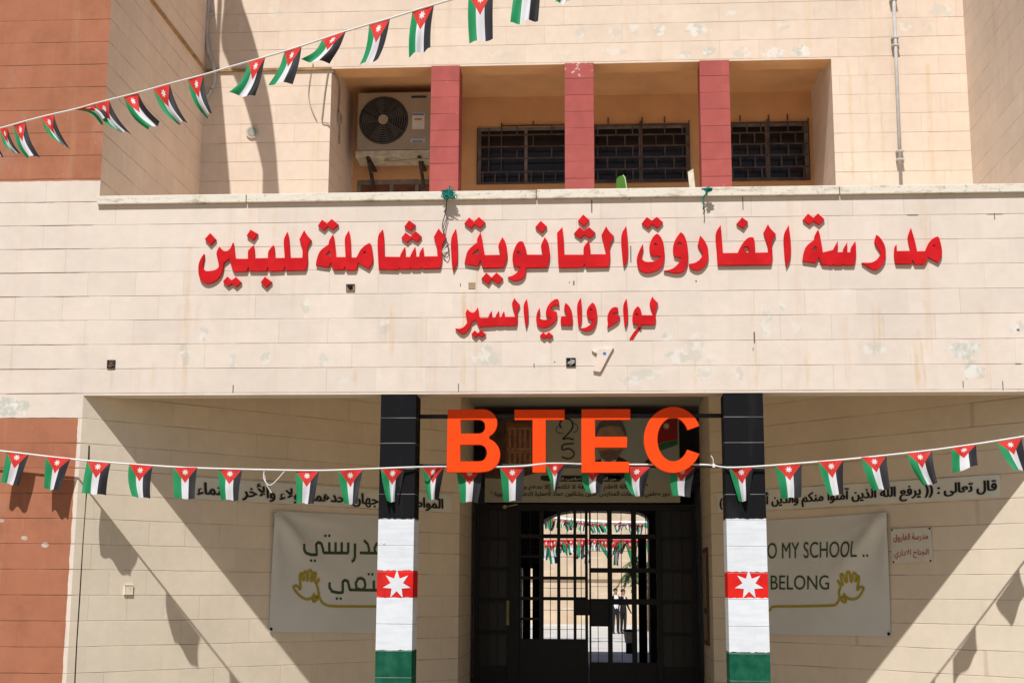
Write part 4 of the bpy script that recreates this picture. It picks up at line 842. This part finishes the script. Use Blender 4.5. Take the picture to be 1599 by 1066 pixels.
# long white text strips and the small wall plate
M_STRIPB = plain('strip_board', (.76, .79, .73), .6, .06, 4)
def strip(plane, quad, label, body, tq):
    t = thing('text_strip', label, 'sign', plane.at(*quad[3]))
    obj('board', shape_bm([[plane.loc(x, y, .012) for x, y in quad]], plane, .002, .01), M_STRIPB, t)
    bm = text_bm(arabic(body), tq, plane, .0135, .014)
    for dx, lift in ((.0045, .0024), (-.0045, .0048)):     # the script is cut heavy
        b2_ = text_bm(arabic(body), tq, plane, .0135+lift, .014); bmesh.ops.translate(b2_, verts=b2_.verts, vec=plane.d*dx)
        tmp = bpy.data.meshes.new('t'); b2_.to_mesh(tmp); b2_.free(); bm.from_mesh(tmp); bpy.data.meshes.remove(tmp)
    obj('lettering', bm, M_INK, t); return t
strip(LW, [(303, 744.5), (705.5, 772), (705.5, 800), (303, 778)], 'long pale strip of black Arabic script on the left porch wall', 'المواطنة لها وجهان أحدهما الولاء والأخر الانتماء', [(308, 746), (692, 773.5), (692, 799), (308, 777)])
strip(RW, [(1120, 769), (1561, 740.5), (1561, 775), (1120, 799.5)], 'long pale strip of black Arabic script on the right porch wall', 'قال تعالى : (( يرفع الله الذين آمنوا منكم والذين أوتوا العلم ))', [(1124, 773), (1556, 743.5), (1556, 774), (1124, 799)])
t = thing('wall_plate', 'small square plate with two lines of red Arabic right of the right banner', 'sign', RW.at(1394, 878))
obj('plate', shape_bm([[RW.loc(x, y, .02) for x, y in ((1391, 825.5), (1453, 823), (1455.5, 876.5), (1393.5, 879))]], RW, .004, .016), plain('plate_white', (.70, .69, .62), .5, .05), t)
M_RINK = plain('plate_red_ink', (.42, .06, .04), .6)
for body, q in (('مدرسة الفاروق', [(1395, 833), (1449, 830.5), (1449, 844), (1395, 847)]), ('الجناح الاداري', [(1396.5, 858), (1450, 856), (1450, 870), (1396.5, 873)])): obj('lettering', text_bm(arabic(body), q, RW, .0225, .012), M_RINK, t)
bm = bmesh.new()
for x, y in ((1393, 827), (1451.5, 825), (1453, 875), (1395.5, 877)): 
    bm = bmesh.new(); disc(bm, RW.at(x, y, .0205), RW.n, .008, .003, 10); obj('screw', bm, M_IRON, t)
# ------------------------------------------------------------------ things on the upper storey
M_AC = plain('ac_beige_casing', (.33, .26, .19), .55, .08, 4); M_ACD = plain('ac_dark_fan', (.018, .016, .014), .6); M_ACG = plain('ac_grille_wire', (.09, .08, .07), .5); M_RUST = plain('rusty_bracket', (.045, .032, .026), .8, .4, 20)
AY = 3.58                                   # face of the casing
AP = FP(AY)
a0, z1 = AP.loc(559, 145); a1, z0 = AP.loc(692, 233); a1 = a0+.98
AC = thing('air_conditioner', 'dusty beige outdoor air conditioner unit on brackets in the loggia corner', 'air conditioner', ((a0+a1)/2, AY, z0))
bm = bmesh.new(); box(bm, a0, a1, AY, AY+.34, z0, z1, .015); obj('casing', bm, M_AC, AC)
fc = AP.at(599, 188); R = .262
bm = bmesh.new(); disc(bm, fc+Vector((0, .004, 0)), Vector((0, -1, 0)), R+.012, .006, 48); obj('fan_opening', bm, M_ACD, AC)
bm = bmesh.new()
for i in range(9):
    r = .055+(R-.055)*i/8
    tube(bm, [fc+Vector((r*math.cos(t*math.pi/24), -.012-.012*(1-(r/R)**2), r*math.sin(t*math.pi/24))) for t in range(49)], .0045, 5, False)
for i in range(8):
    t = i*math.pi/4+.2; tube(bm, [fc+Vector((.06*math.cos(t), -.02, .06*math.sin(t))), fc+Vector((R*math.cos(t), -.012, R*math.sin(t)))], .003, 5)
obj('fan_grille', bm, M_ACG, AC)
bm = bmesh.new(); disc(bm, fc+Vector((0, -.018, 0)), Vector((0, -1, 0)), .055, .014, 32); obj('fan_hub', bm, M_AC, AC)
bm = bmesh.new()
for k in range(5):
    t = k*2*math.pi/5+.5; v = [fc+Vector((rr*math.cos(t+d), .0-.004, rr*math.sin(t+d))) for rr, d in ((.05, 0), (.24, -.22), (.25, .22), (.06, .5))]; bm.faces.new([bm.verts.new(p) for p in v])
obj('fan_blades', bm, plain('ac_fan_blade', (.05, .045, .04), .5), AC)
def acq(x0, y0, x1, y1, nm, c, d=.003):
    (p, q), (r, s) = AP.loc(x0, y1), AP.loc(x1, y0); bm = bmesh.new(); box(bm, p, r, AY-d, AY+.001, q, s); return obj(nm, bm, plain('ac_'+nm, c, .5, .05), AC)
acq(642.5, 149.5, 666, 153.5, 'name_plate', (.03, .03, .035)); acq(643.5, 176.5, 663, 202, 'energy_label', (.58, .55, .48)); acq(644, 177.5, 662, 180.5, 'label_stripe', (.08, .16, .32), .005)
acq(641, 216.5, 664, 223, 'warning_label', (.42, .44, .46)); acq(647, 185, 659, 188, 'label_mark', (.4, .2, .08), .005); acq(644, 220, 660, 222, 'label_stripe', (.06, .13, .3), .005)
bm = bmesh.new(); box(bm, a0-.012, a1+.01, AY-.006, AY+.34, z0-.075, z0-.004, .006); obj('base_tray', bm, plain('ac_tray', (.45, .40, .30), .6, .2, 12), AC)
for x in (575, 655):
    p = AP.at(x, 236).x; bm = bmesh.new(); box(bm, p-.02, p+.02, AY-.02, LY, z0-.10, z0-.076); obox(bm, Vector((p, LY-.24, z0-.21)), Vector((.016, 0, 0)), Vector((0, .20, -.10)), Vector((0, .012, .016)))
    obj('bracket', bm, M_RUST, AC)
bm = bmesh.new(); c = smoothpath([(a0+.3, AY+.1, z0-.09), (a0+.45, AY, z0-.13), (a0+.7, AY-.02, z0-.12), (a0+.95, AY+.1, z0-.1)], 5); tube(bm, c, .014); obj('refrigerant_pipe', bm, M_AC, AC)
# conduits, vent, cables
M_GREY = plain('grey_conduit', (.46, .45, .44), .6, .15, 6)
bm = bmesh.new(); tube(bm, smoothpath([W(x, y, 2.70) for x, y in ((329, -40), (326, 0), (323, 40), (323, 62), (326, 84), (332, 100), (335, 116), (333, 132), (326, 146), (318, 156))], 5), .019, 8)
for x, y in ((327.5, 22), (323, 70)): c = W(x, y, 2.71); box(bm, c.x-.035, c.x+.035, c.y-.02, 2.74, c.z-.012, c.z+.012)
single('bent_conduit', bm, M_GREY, 'grey conduit bending into the inner corner left of the loggia', 'pipe', W(326, 0, 2.70), smooth=True)
pa, pb = W(1394.5, -30, 2.69), W(1407.5, 300, 2.69)
bm = bmesh.new(); tube(bm, [pa, pa.lerp(pb, .5), pb], .0175, 10)
t = thing('wall_conduit', 'straight grey pipe with clips on the upper wall right of the loggia', 'pipe', pb)
obj('pipe', bm, M_GREY, t, True)
for y in (0, 59, 71, 236, 249):
    c = W(1395+(y+10)*.0425, y, 2.69); bm = bmesh.new(); box(bm, c.x-.036, c.x+.036, 2.668, 2.74, c.z-.009, c.z+.009, .004); obj('clip', bm, M_GREY, t)
c = W(394.5, 207, 2.739); n = Vector((0, -1, 0))
t = thing('wall_vent', 'small round grey vent on the upper wall below the bunting', 'vent', c)
bm = bmesh.new(); disc(bm, c, n, .066, .02, 28); obj('rim', bm, plain('vent_rim', (.52, .49, .43), .5), t)
bm = bmesh.new(); disc(bm, c+n*.0205, n, .048, .004, 28); obj('cover', bm, plain('vent_cover', (.30, .29, .26), .5), t)
M_CABLE = plain('grey_cable', (.30, .25, .20), .6)
for pts, lab, y, rr in (([(513, 109), (508, 140), (504, 175), (503, 190), (511, 193), (517, 199)], 'thin cable looping at the left edge of the loggia opening', 2.725, .006), ([(489, 98), (484, 125), (482, 150), (487, 172), (495, 189)], 'thin loose cable on the wall just left of the loggia cable', 2.727, .004)):
    bm = bmesh.new(); tube(bm, smoothpath([W(x, y_, y) for x, y_ in pts], 5), rr, 5); single('loose_cable', bm, M_CABLE, lab, 'cable', W(*pts[0], y))
SL = Plane((LX0, 3.0), (0, 1))
bm = bmesh.new(); tube(bm, smoothpath([SL.at(x, y, .015) for x, y in ((519, 112), (530, 128), (530, 160), (529, 178), (531, 200), (530, 225))], 4), .009, 5); c = SL.at(530, 185, .02); box(bm, c.x-.02, c.x+.02, c.y-.05, c.y+.05, c.z-.05, c.z+.05, .004)
single('cable_box', bm, M_CABLE, 'cable with a small junction box on the left inner wall of the loggia', 'junction box', c)
# green plastic chair and a plank on the loggia floor
CY = 3.3; cz = 4.90; cxx = W(969, 275, CY).x; ct = W(969, 274.5, CY).z
M_GC = plain('green_plastic', (.07, .19, .025), .35, .06); M_GCR = plain('pale_green_rim', (.45, .62, .33), .4)
t = thing('plastic_chair', 'green plastic chair, top of its back showing above the coping by the middle pillar', 'chair', (cxx, CY, cz))
bm = bmesh.new(); box(bm, cxx-.2, cxx+.2, CY, CY+.42, cz+.42, cz+.45, .01); obj('seat', bm, M_GC, t)
bk = [W(x, y, CY) for x, y in ((962, 296), (962.5, 281), (965.5, 277), (972.5, 274.5), (975.5, 279), (978, 296))]
zz = cz+.46; bk = [Vector((bk[0].x-.03, CY, zz))]+bk+[Vector((bk[-1].x+.03, CY, zz))]
cp = FP(CY); obj('backrest', shape_bm([[(p.x, p.z) for p in bk]], cp, 0, .02, .003), M_GC, t)
bm = bmesh.new(); tube(bm, [p+Vector((0, -.012, 0)) for p in bk[4:]], .011, 6); obj('rim', bm, M_GCR, t)
for dx in (-.17, .17):
    for dy in (.03, .38): bm = bmesh.new(); box(bm, cxx+dx-.02, cxx+dx+.02, CY+dy-.02, CY+dy+.02, cz, cz+.42, .006); obj('leg', bm, M_GC, t)
q = [W(1074, 268.5, 2.66), W(1082.5, 263.5, 2.66), W(1086, 296, 2.66), W(1078, 296, 2.66)]; bm = bmesh.new()
d = (q[1]-q[2]).normalized(); L = (q[0].z-4.70)/d.z; fr = [bm.verts.new(p) for p in (q[0], q[1], q[1]-d*(L+.04), q[0]-d*L)]; bkv = [bm.verts.new(v.co+Vector((0, .022, 0))) for v in fr]
fs = [bm.faces.new(fr), bm.faces.new(bkv[::-1])]+[bm.faces.new((fr[i], bkv[i], bkv[(i+1) % 4], fr[(i+1) % 4])) for i in range(4)]; bmesh.ops.recalc_face_normals(bm, faces=fs)
single('wood_plank', bm, plain('bleached_plank', (.62, .56, .47), .8, .15, 14), 'short bleached plank leaning beside the right rose pillar', 'plank', q[2])
# green net tangles on the coping with their hanging cords
M_NET = plain('green_net_twine', (.012, .20, .17), .7, .2)
def tangle(px, py, r, n, tails, label, seed):
    rnd = random.Random(seed); c = W(px, py, -.075); t = thing('net_tangle', label, 'netting', c); bm = bmesh.new()
    for _ in range(n):
        p = [c+Vector((rnd.gauss(0, r), rnd.uniform(-.03, .015), rnd.gauss(0, r*.7))) for _ in range(5)]; tube(bm, smoothpath(p, 4), .004, 4)
    obj('knot', bm, M_NET, t)
    for pts, m, rr in tails: bm = bmesh.new(); tube(bm, smoothpath([W(x, y, d) for x, y, d in pts], 4), rr, 4); obj('cord', bm, m, t)
M_CORD = plain('dark_cord', (.09, .08, .07), .8)
tangle(700, 303, .030, 34, [([(698, 306, -.06), (696, 330, -.03), (691, 350, -.02), (693, 362, -.03), (696, 352, -.02), (699, 340, -.02)], M_CORD, .004), ([(693, 362, -.03), (697, 376, -.02), (700, 383, -.03), (691, 391, -.02), (697, 402, -.025), (701, 396, -.02), (699, 382, -.02)], M_CORD, .004), ([(699, 380, -.04), (695, 386, -.035), (691, 392, -.035), (694, 398, -.03)], plain('white_cord', (.6, .62, .6), .6), .005)], 'green net tangle on the coping with a cord hanging to the sign', 3)
tangle(1105, 297, .014, 10, [([(1103, 300, -.06), (1099, 310, -.03), (1099, 322, -.01), (1100, 340, -.005), (1099.5, 347, -.005)], M_CORD, .003), ([(1105, 302, -.06), (1098, 308, -.05), (1099, 318, -.04), (1098, 327, -.02)], M_NET, .006)], 'small green cord tangle on the coping near the right rose pillar', 5)
# boxes and holes in the front wall
def wallbox(px, py, wd, hg, label, mats, seed):
    c = W(px, py, 0); t = thing('junction_box', label, 'junction box', c); bm = bmesh.new(); a, b = wd/2, hg/2
    for x0, x1, z0, z1 in ((-a, a, b-.006, b), (-a, a, -b, -b+.006), (-a, -a+.006, -b+.006, b-.006), (a-.006, a, -b+.006, b-.006)): box(bm, c.x+x0, c.x+x1, -.012, -.0005, c.z+z0, c.z+z1)
    obj('frame', bm, mats[0], t); bm = bmesh.new(); box(bm, c.x-a+.006, c.x+a-.006, -.004, -.0005, c.z-b+.006, c.z+b-.006); obj('back_plate', bm, mats[1], t)
    rnd = random.Random(seed); bm = bmesh.new()
    for _ in range(5):
        p = [c+Vector((rnd.uniform(-a, a)*.8, rnd.uniform(-.02, -.006), rnd.uniform(-b, b)*.8)) for _ in range(4)]; tube(bm, smoothpath(p, 4), .0035, 4)
    obj('wires', bm, mats[2], t)
MB = plain('black_socket', (.02, .018, .016), .7); MG = plain('grey_wire', (.45, .43, .42), .6); MR = plain('rusted_box', (.22, .16, .12), .8, .3)
wallbox(174, 568.5, .066, .066, 'dark open wall box on the left of the front wall', (MB, MB, plain('brown_wire', (.16, .11, .08), .7)), 2)
wallbox(891.5, 565.5, .075, .068, 'open wall box stuffed with grey wires beside the stripped letter', (MB, MB, MG), 4)
wallbox(547.5, 449, .072, .056, 'rusty open wall box below the second word from the left', (MR, plain('box_inside', (.30, .24, .19), .8, .2), MB), 6)
bm = bmesh.new(); c = W(737, 446, 0); box(bm, c.x-.028, c.x+.028, -.004, -.0005, c.z-.026, c.z+.026, .001); single('blank_plate', bm, plain('tan_plate', (.36, .26, .16), .7), 'small tan square patch plate under the middle sign word', 'plate', c)
c = LW.at(200, 920, .001); bm = bmesh.new(); obox(bm, c, LW.d*.036, LW.n*.010, Vector((0, 0, .038)), .003); single('cover_plate', bm, plain('cover_painted', PORCH, .7), 'small painted square cover plate on the left porch wall', 'plate', c)
bm = bmesh.new(); c = [W(x, y, -.0006) for x, y in ((136.5, 695), (136, 730), (132, 790), (127, 850), (122, 930), (117, 1000), (114, 1070))]
pl = [LW.at(x+1.5, y, .0) for x, y in ((136.5, 695), (135, 730), (131.3, 790), (127, 850), (122, 930), (117.5, 1000), (114, 1068))]
ws = (.012, .016, .006, .007, .010, .009, .010); L = [bm.verts.new(p+LW.d*w_-LW.n*.0) for p, w_ in zip(pl, ws)]; Rr = [bm.verts.new(p-LW.d*.0) for p in pl]
for v in bm.verts: v.co += LW.n*.0015
for i in range(len(pl)-1): bm.faces.new((L[i], L[i+1], Rr[i+1], Rr[i]))
obj('joint_crack', bm, plain('crack_shadow', (.03, .022, .018), .95), B)

# ------------------------------------------------------------------ unseen flag shape, added to cast the shadow band on the set back wall
UPW = FP(2.74); DY = 1.2
def back(px, py, Y=DY):
    p = UPW.at(px, py); t = (p.y-Y)/SUN.y; return p-SUN*t
out = [(346, -120), (352, 0), (344, 66), (351, 84), (366, 118), (381, 152), (396, 205), (411, 262), (410, 310), (412, 370), (439, 370), (436, 303), (430, 220), (420, 150), (404, 90), (391, 44), (375, 0), (364, -120)]
loop = [(back(x, y).x, back(x, y).z) for x, y in out]
t = thing('shadow_caster', 'unseen flag shape added above the left wing roof to cast the wall shadow', 'flag', (-4.3, DY, 8.45))
obj('cloth', shape_bm([rounded(loop)], FP(DY), -.02, .04), plain('shadow_caster_cloth', (.5, .05, .05), .7), t)  # outline projected back from the wall shadow along the sun
bm = bmesh.new(); tp = Vector((max(p[0] for p in loop)-.1, DY, max(p[1] for p in loop)+.1)); tube(bm, [(-4.3, DY, 8.45), Vector((-4.3, DY, tp.z)), tp], .025, 8); obj('pole', bm, M_GREY, t)  # added only to carry the unseen shadow caster

# ------------------------------------------------------------------ the yard seen through the gate
YW = 54.0
k = NT('yard_stone'); pos, x, y, z = k.pos(); c = k.mix(k.ramp(k.noise(pos, .6, 6), .35, .7), (.52, .40, .28), (.64, .52, .38)); c = k.mix(k.ramp(k.noise(k.comb(k.M('MULTIPLY', x, .4), 0.0, k.M('MULTIPLY', z, 3)), 2, 4), .55, .7), c, (.70, .60, .46))
bm = bmesh.new(); box(bm, -25, 25, YW, YW+.5, 0, 9); box(bm, -25, 25, YW-.12, YW, 2.05, 2.2); box(bm, -25, 25, YW-.25, YW, 0, .25)
single('yard_wall', bm, k.color(c), 'tall sandy stone wall across the sunny yard beyond the gate', 'wall', (0, YW, 0))
def yard(px, py, Y): return W(px, py, Y)
for (Y, y0, sag, h, nm) in ((31.0, 843, 1.5, 27, 'lower'), (33.0, 814, -5, 14, 'upper')):
    xs = [818+i*6.1+random.uniform(-1.5, 1.5) for i in range(34)]
    bm = bmesh.new(); tube(bm, [yard(x, y0+sag*((x-925)/100)**2+(0 if nm == 'lower' else (x-925)*.06), Y) for x in (700, 760, 800)+tuple(range(815, 1040, 6))+(1060, 1120, 1200)], .03 if nm == 'lower' else .06, 5)
    single('yard_string', bm, plain('crimson_tape_'+nm, (.55, .02, .06), .7) if nm == 'lower' else M_STRING, '%s string of flags across the yard, seen through the gate' % nm, 'string', yard(925, y0, Y))
    first = None
    for i, x in enumerate(xs):
        yy = y0+sag*((x-925)/100)**2+(0 if nm == 'lower' else (x-925)*.06)
        if first is None:
            c0 = yard(x, yy, Y); w_ = .125; hh = h/F_PX*(Y+DIST)
            bm = bmesh.new(); uvl = bm.loops.layers.uv.new('UVMap'); G = [[bm.verts.new(c0+Vector(((u-2)*w_/2*(1-.3*v/4), .05*math.sin(u*2+v), -hh*v/4))) for u in range(5)] for v in range(5)]
            for v in range(4):
                for u in range(4):
                    f = bm.faces.new((G[v][u], G[v+1][u], G[v+1][u+1], G[v][u+1])); f.smooth = True
                    for lp, (a, b) in zip(f.loops, ((u, v), (u, v+1), (u+1, v+1), (u+1, v))): lp[uvl].uv = (a/4, b/4)
            first = o = single('yard_flag', bm, M_FLAG, 'tiny flag on the %s yard string seen through the bars of the gate' % nm, 'flag', c0, '%s yard string flags' % nm)
        else:
            o = first.copy(); COL.objects.link(o); o.location = yard(x, yy, Y)
        o.scale = (random.uniform(.55, 1.25), 1, random.uniform(.6, 1.5)); o.rotation_euler = (random.uniform(-.4, .4), random.uniform(-.45, .45), random.uniform(-.9, .9))
bm = bmesh.new(); v = [bm.verts.new(c) for c in ((-60, 20.05, .004), (60, 20.05, .004), (60, YW, .004), (-60, YW, .004))]; bm.faces.new(v)
k = NT('pale_yard_paving'); pos = k.pos()[0]; yp = obj('yard_paving', bm, k.color(k.mix(k.ramp(k.noise(pos, .7, 6), .35, .7), (.52, .50, .48), (.62, .60, .58)))); yp['kind'] = 'structure'
# palm
M_BARK = plain('palm_bark', (.16, .11, .07), .9, .4, 10); M_FROND = plain('palm_leaf', (.06, .10, .03), .6, .3, 5)
pc = W(1006, 880, 44); t = thing('palm_tree', 'palm tree in the yard behind the right leaf of the gate', 'tree', (pc.x, 44, 0))
bm = bmesh.new(); tube(bm, [(pc.x+.05*math.sin(i), 44, pc.z*i/6) for i in range(7)], [.22-.012*i for i in range(7)], 8); obj('trunk', bm, M_BARK, t)
bm = bmesh.new(); rnd = random.Random(4)
for i in range(22):
    a = rnd.uniform(0, 6.28); L = rnd.uniform(.9, 1.35); up = rnd.uniform(-.2, .9); d = Vector((math.cos(a), math.sin(a), 0)); prev = None
    for j in range(9):
        s_ = j/8; p = Vector((pc.x, 44, pc.z))+d*L*s_+Vector((0, 0, up*s_-1.1*s_*s_)); 
        if prev is not None:
            for sg in (-1, 1):
                e = (d.cross(Vector((0, 0, 1)))*sg+d*.5+Vector((0, 0, -.5))).normalized()*(.38*math.sin(math.pi*(.12+.85*s_))); bm.faces.new([bm.verts.new(v) for v in (prev, p, p+e, prev.lerp(p, .4)+e*.7)])
        prev = p
obj('fronds', bm, M_FROND, t)
# bin on a stand
bp = W(985, 1018, 23.5); bx = W(984, 1000, 25).x
t = thing('waste_bin', 'beige round bin on a dark stand just outside the far hall door', 'bin', (bx, 25, 0))
z0, z1 = W(984, 1003, 25).z, W(984, 984, 25).z
bm = bmesh.new(); tube(bm, [(bx, 25, z0), (bx, 25, z1)], [.13, .17], 20); obj('bucket', bm, plain('bin_beige', (.45, .38, .28), .6, .15), t)
bm = bmesh.new(); tube(bm, [(bx, 25, z1-.02), (bx, 25, z1+.03)], [.185, .185], 20); obj('rim', bm, M_IRON, t)
bm = bmesh.new(); box(bm, bx-.11, bx+.11, 24.89, 25.11, 0, z0-.002, .01); obj('stand', bm, M_IRON, t)

# ------------------------------------------------------------------ two students
def skin_mesh(nodes, edges, sub=2):
    """continuous body grown round a skeleton: nodes = (x,y,z,rx,ry), node 0 is the pelvis"""
    me = bpy.data.meshes.new('t'); me.from_pydata([n[:3] for n in nodes], edges, []); o = bpy.data.objects.new('t', me); COL.objects.link(o)
    mo = o.modifiers.new('s', 'SKIN'); mo.use_smooth_shade = True; sd = o.modifiers.new('d', 'SUBSURF'); sd.levels = sub
    for i, n in enumerate(nodes): me.skin_vertices[0].data[i].radius = (n[3], n[4]); me.skin_vertices[0].data[i].use_root = i == 0
    bpy.context.view_layer.update(); r = bpy.data.meshes.new_from_object(o.evaluated_get(bpy.context.evaluated_depsgraph_get()))
    bpy.data.objects.remove(o); bm = bmesh.new(); bm.from_mesh(r); bpy.data.meshes.remove(r); return bm
M_SK = plain('skin', (.42, .25, .17), .6); M_SUIT = plain('black_suit', (.012, .012, .016), .8); M_SHIRT = plain('white_shirt', (.75, .75, .78), .8); M_HR = plain('black_hair', (.012, .01, .009), .7); M_SHOE = plain('black_shoe', (.01, .01, .01), .4)
def person(x, y, h, turn, armL, armR, label, open_):
    s = h/1.72
    N = [(0, 0, .93, .135, .10), (0, 0, 1.10, .125, .095), (0, -.01, 1.30, .16, .105), (0, 0, 1.43, .10, .075), (0, 0, 1.51, .052, .052), (0, -.015, 1.58, .062, .072), (0, -.02, 1.66, .074, .088), (0, -.01, 1.71, .05, .06)]
    E_ = [(i, i+1) for i in range(7)]
    for sg, arm in ((-1, armL), (1, armR)):
        a = len(N); N += [(sg*.16, 0, 1.40, .062, .062)]+[(sg*q[0], q[1], q[2], r, r) for q, r in zip(arm, (.048, .036, .03))]; E_ += [(3, a), (a, a+1), (a+1, a+2), (a+2, a+3)]
        w0 = Vector(arm[2]); w1 = Vector(arm[1]); d = (w0-w1).normalized(); b = a+3
        for f, (dx, ln) in enumerate(((-.024, .075), (-.008, .085), (.008, .082), (.024, .068))):
            c = len(N); p = w0+d*.05+Vector((0, dx, 0)); q = p+d*ln*.6+Vector((.006, 0, 0)); r_ = q+d*ln*.45+Vector((-.012, 0, 0))
            N += [(sg*p.x, p.y, p.z, .011, .011), (sg*q.x, q.y, q.z, .009, .009), (sg*r_.x, r_.y, r_.z, .008, .008)]; E_ += [(b, c), (c, c+1), (c+1, c+2)]
        c = len(N); p = w0+d*.03+Vector((-.01, -.035, 0)); q = p+d*.045+Vector((-.012, -.018, 0)); N += [(sg*p.x, p.y, p.z, .012, .012), (sg*q.x, q.y, q.z, .010, .010)]; E_ += [(b, c), (c, c+1)]
    for sg in (-1, 1):
        a = len(N); N += [(sg*.085, 0, .84, .088, .092), (sg*.095, -.01, .50, .062, .066), (sg*.10, .02, .10, .05, .055), (sg*.105, -.03, .045, .042, .045), (sg*.115, -.15, .035, .038, .034)]; E_ += [(0, a)]+[(a+i, a+i+1) for i in range(4)]
    bm = skin_mesh(N, E_)
    rot = Matrix.Rotation(turn, 4, 'Z')
    for f in bm.faces:
        c = f.calc_center_median(); f.material_index = 1
        if c.z > 1.475: f.material_index = 0
        elif abs(c.x) > .17 and c.z < .80: f.material_index = 0
        elif c.z < .075: f.material_index = 3
        elif open_ and c.y < -.03 and abs(c.x) < .075 and .98 < c.z: f.material_index = 2
        elif c.y < -.03 and abs(c.x) < .03 and 1.25 < c.z: f.material_index = 2
        f.smooth = True
    bmesh.ops.transform(bm, matrix=Matrix.Translation((x, y, 0)) @ rot @ Matrix.Scale(s, 4), verts=bm.verts)
    t = thing('person', label, 'person', (x, y, 0)); obj('body', bm, [M_SK, M_SUIT, M_SHIRT, M_SHOE], t)
    T = Matrix.Translation((x, y, 0)) @ rot @ Matrix.Scale(s, 4)
    bm = bmesh.new(); bmesh.ops.create_uvsphere(bm, u_segments=18, v_segments=12, radius=1)
    for v in bm.verts: v.co = Vector((v.co.x*.088, v.co.y*.104+.004, v.co.z*.088+1.682))
    bmesh.ops.delete(bm, geom=[v for v in bm.verts if v.co.z < 1.675 and v.co.y < .02 or v.co.z < 1.62], context='VERTS'); bmesh.ops.transform(bm, matrix=T, verts=bm.verts); obj('hair', bm, M_HR, t, True)
    bm = bmesh.new()
    bmesh.ops.create_uvsphere(bm, u_segments=8, v_segments=6, radius=.014, matrix=Matrix.Translation((0, -.112, 1.625)))
    for sg in (-1, 1): bmesh.ops.create_uvsphere(bm, u_segments=8, v_segments=6, radius=.018, matrix=Matrix.Translation((sg*.078, .0, 1.63)))
    bmesh.ops.transform(bm, matrix=T, verts=bm.verts); obj('nose_and_ears', bm, M_SK, t, True)
    bm = bmesh.new()
    for sg in (-1, 1): bmesh.ops.create_uvsphere(bm, u_segments=8, v_segments=6, radius=.009, matrix=Matrix.Translation((sg*.03, -.102, 1.652)))
    box(bm, -.024, .024, -.106, -.098, 1.585, 1.592); bmesh.ops.transform(bm, matrix=T, verts=bm.verts); obj('face', bm, M_HR, t)
PYY = 40.5
person(W(961.5, 985, PYY).x, PYY, 1.60, .35, [(.22, .0, 1.17), (.235, -.03, .95), (.235, -.05, .90)], [(.22, .02, 1.17), (.25, -.06, .98), (.24, -.10, .92)], 'student in open dark suit jacket over a white shirt, standing in the yard', True)
person(W(973.5, 985, PYY+.15).x, PYY+.15, 1.57, .75, [(.22, .02, 1.17), (.25, .03, .95), (.25, .02, .90)], [(.24, .04, 1.18), (.31, -.02, .97), (.33, -.04, .91)], 'student in a closed black suit facing right, standing in the yard', False)
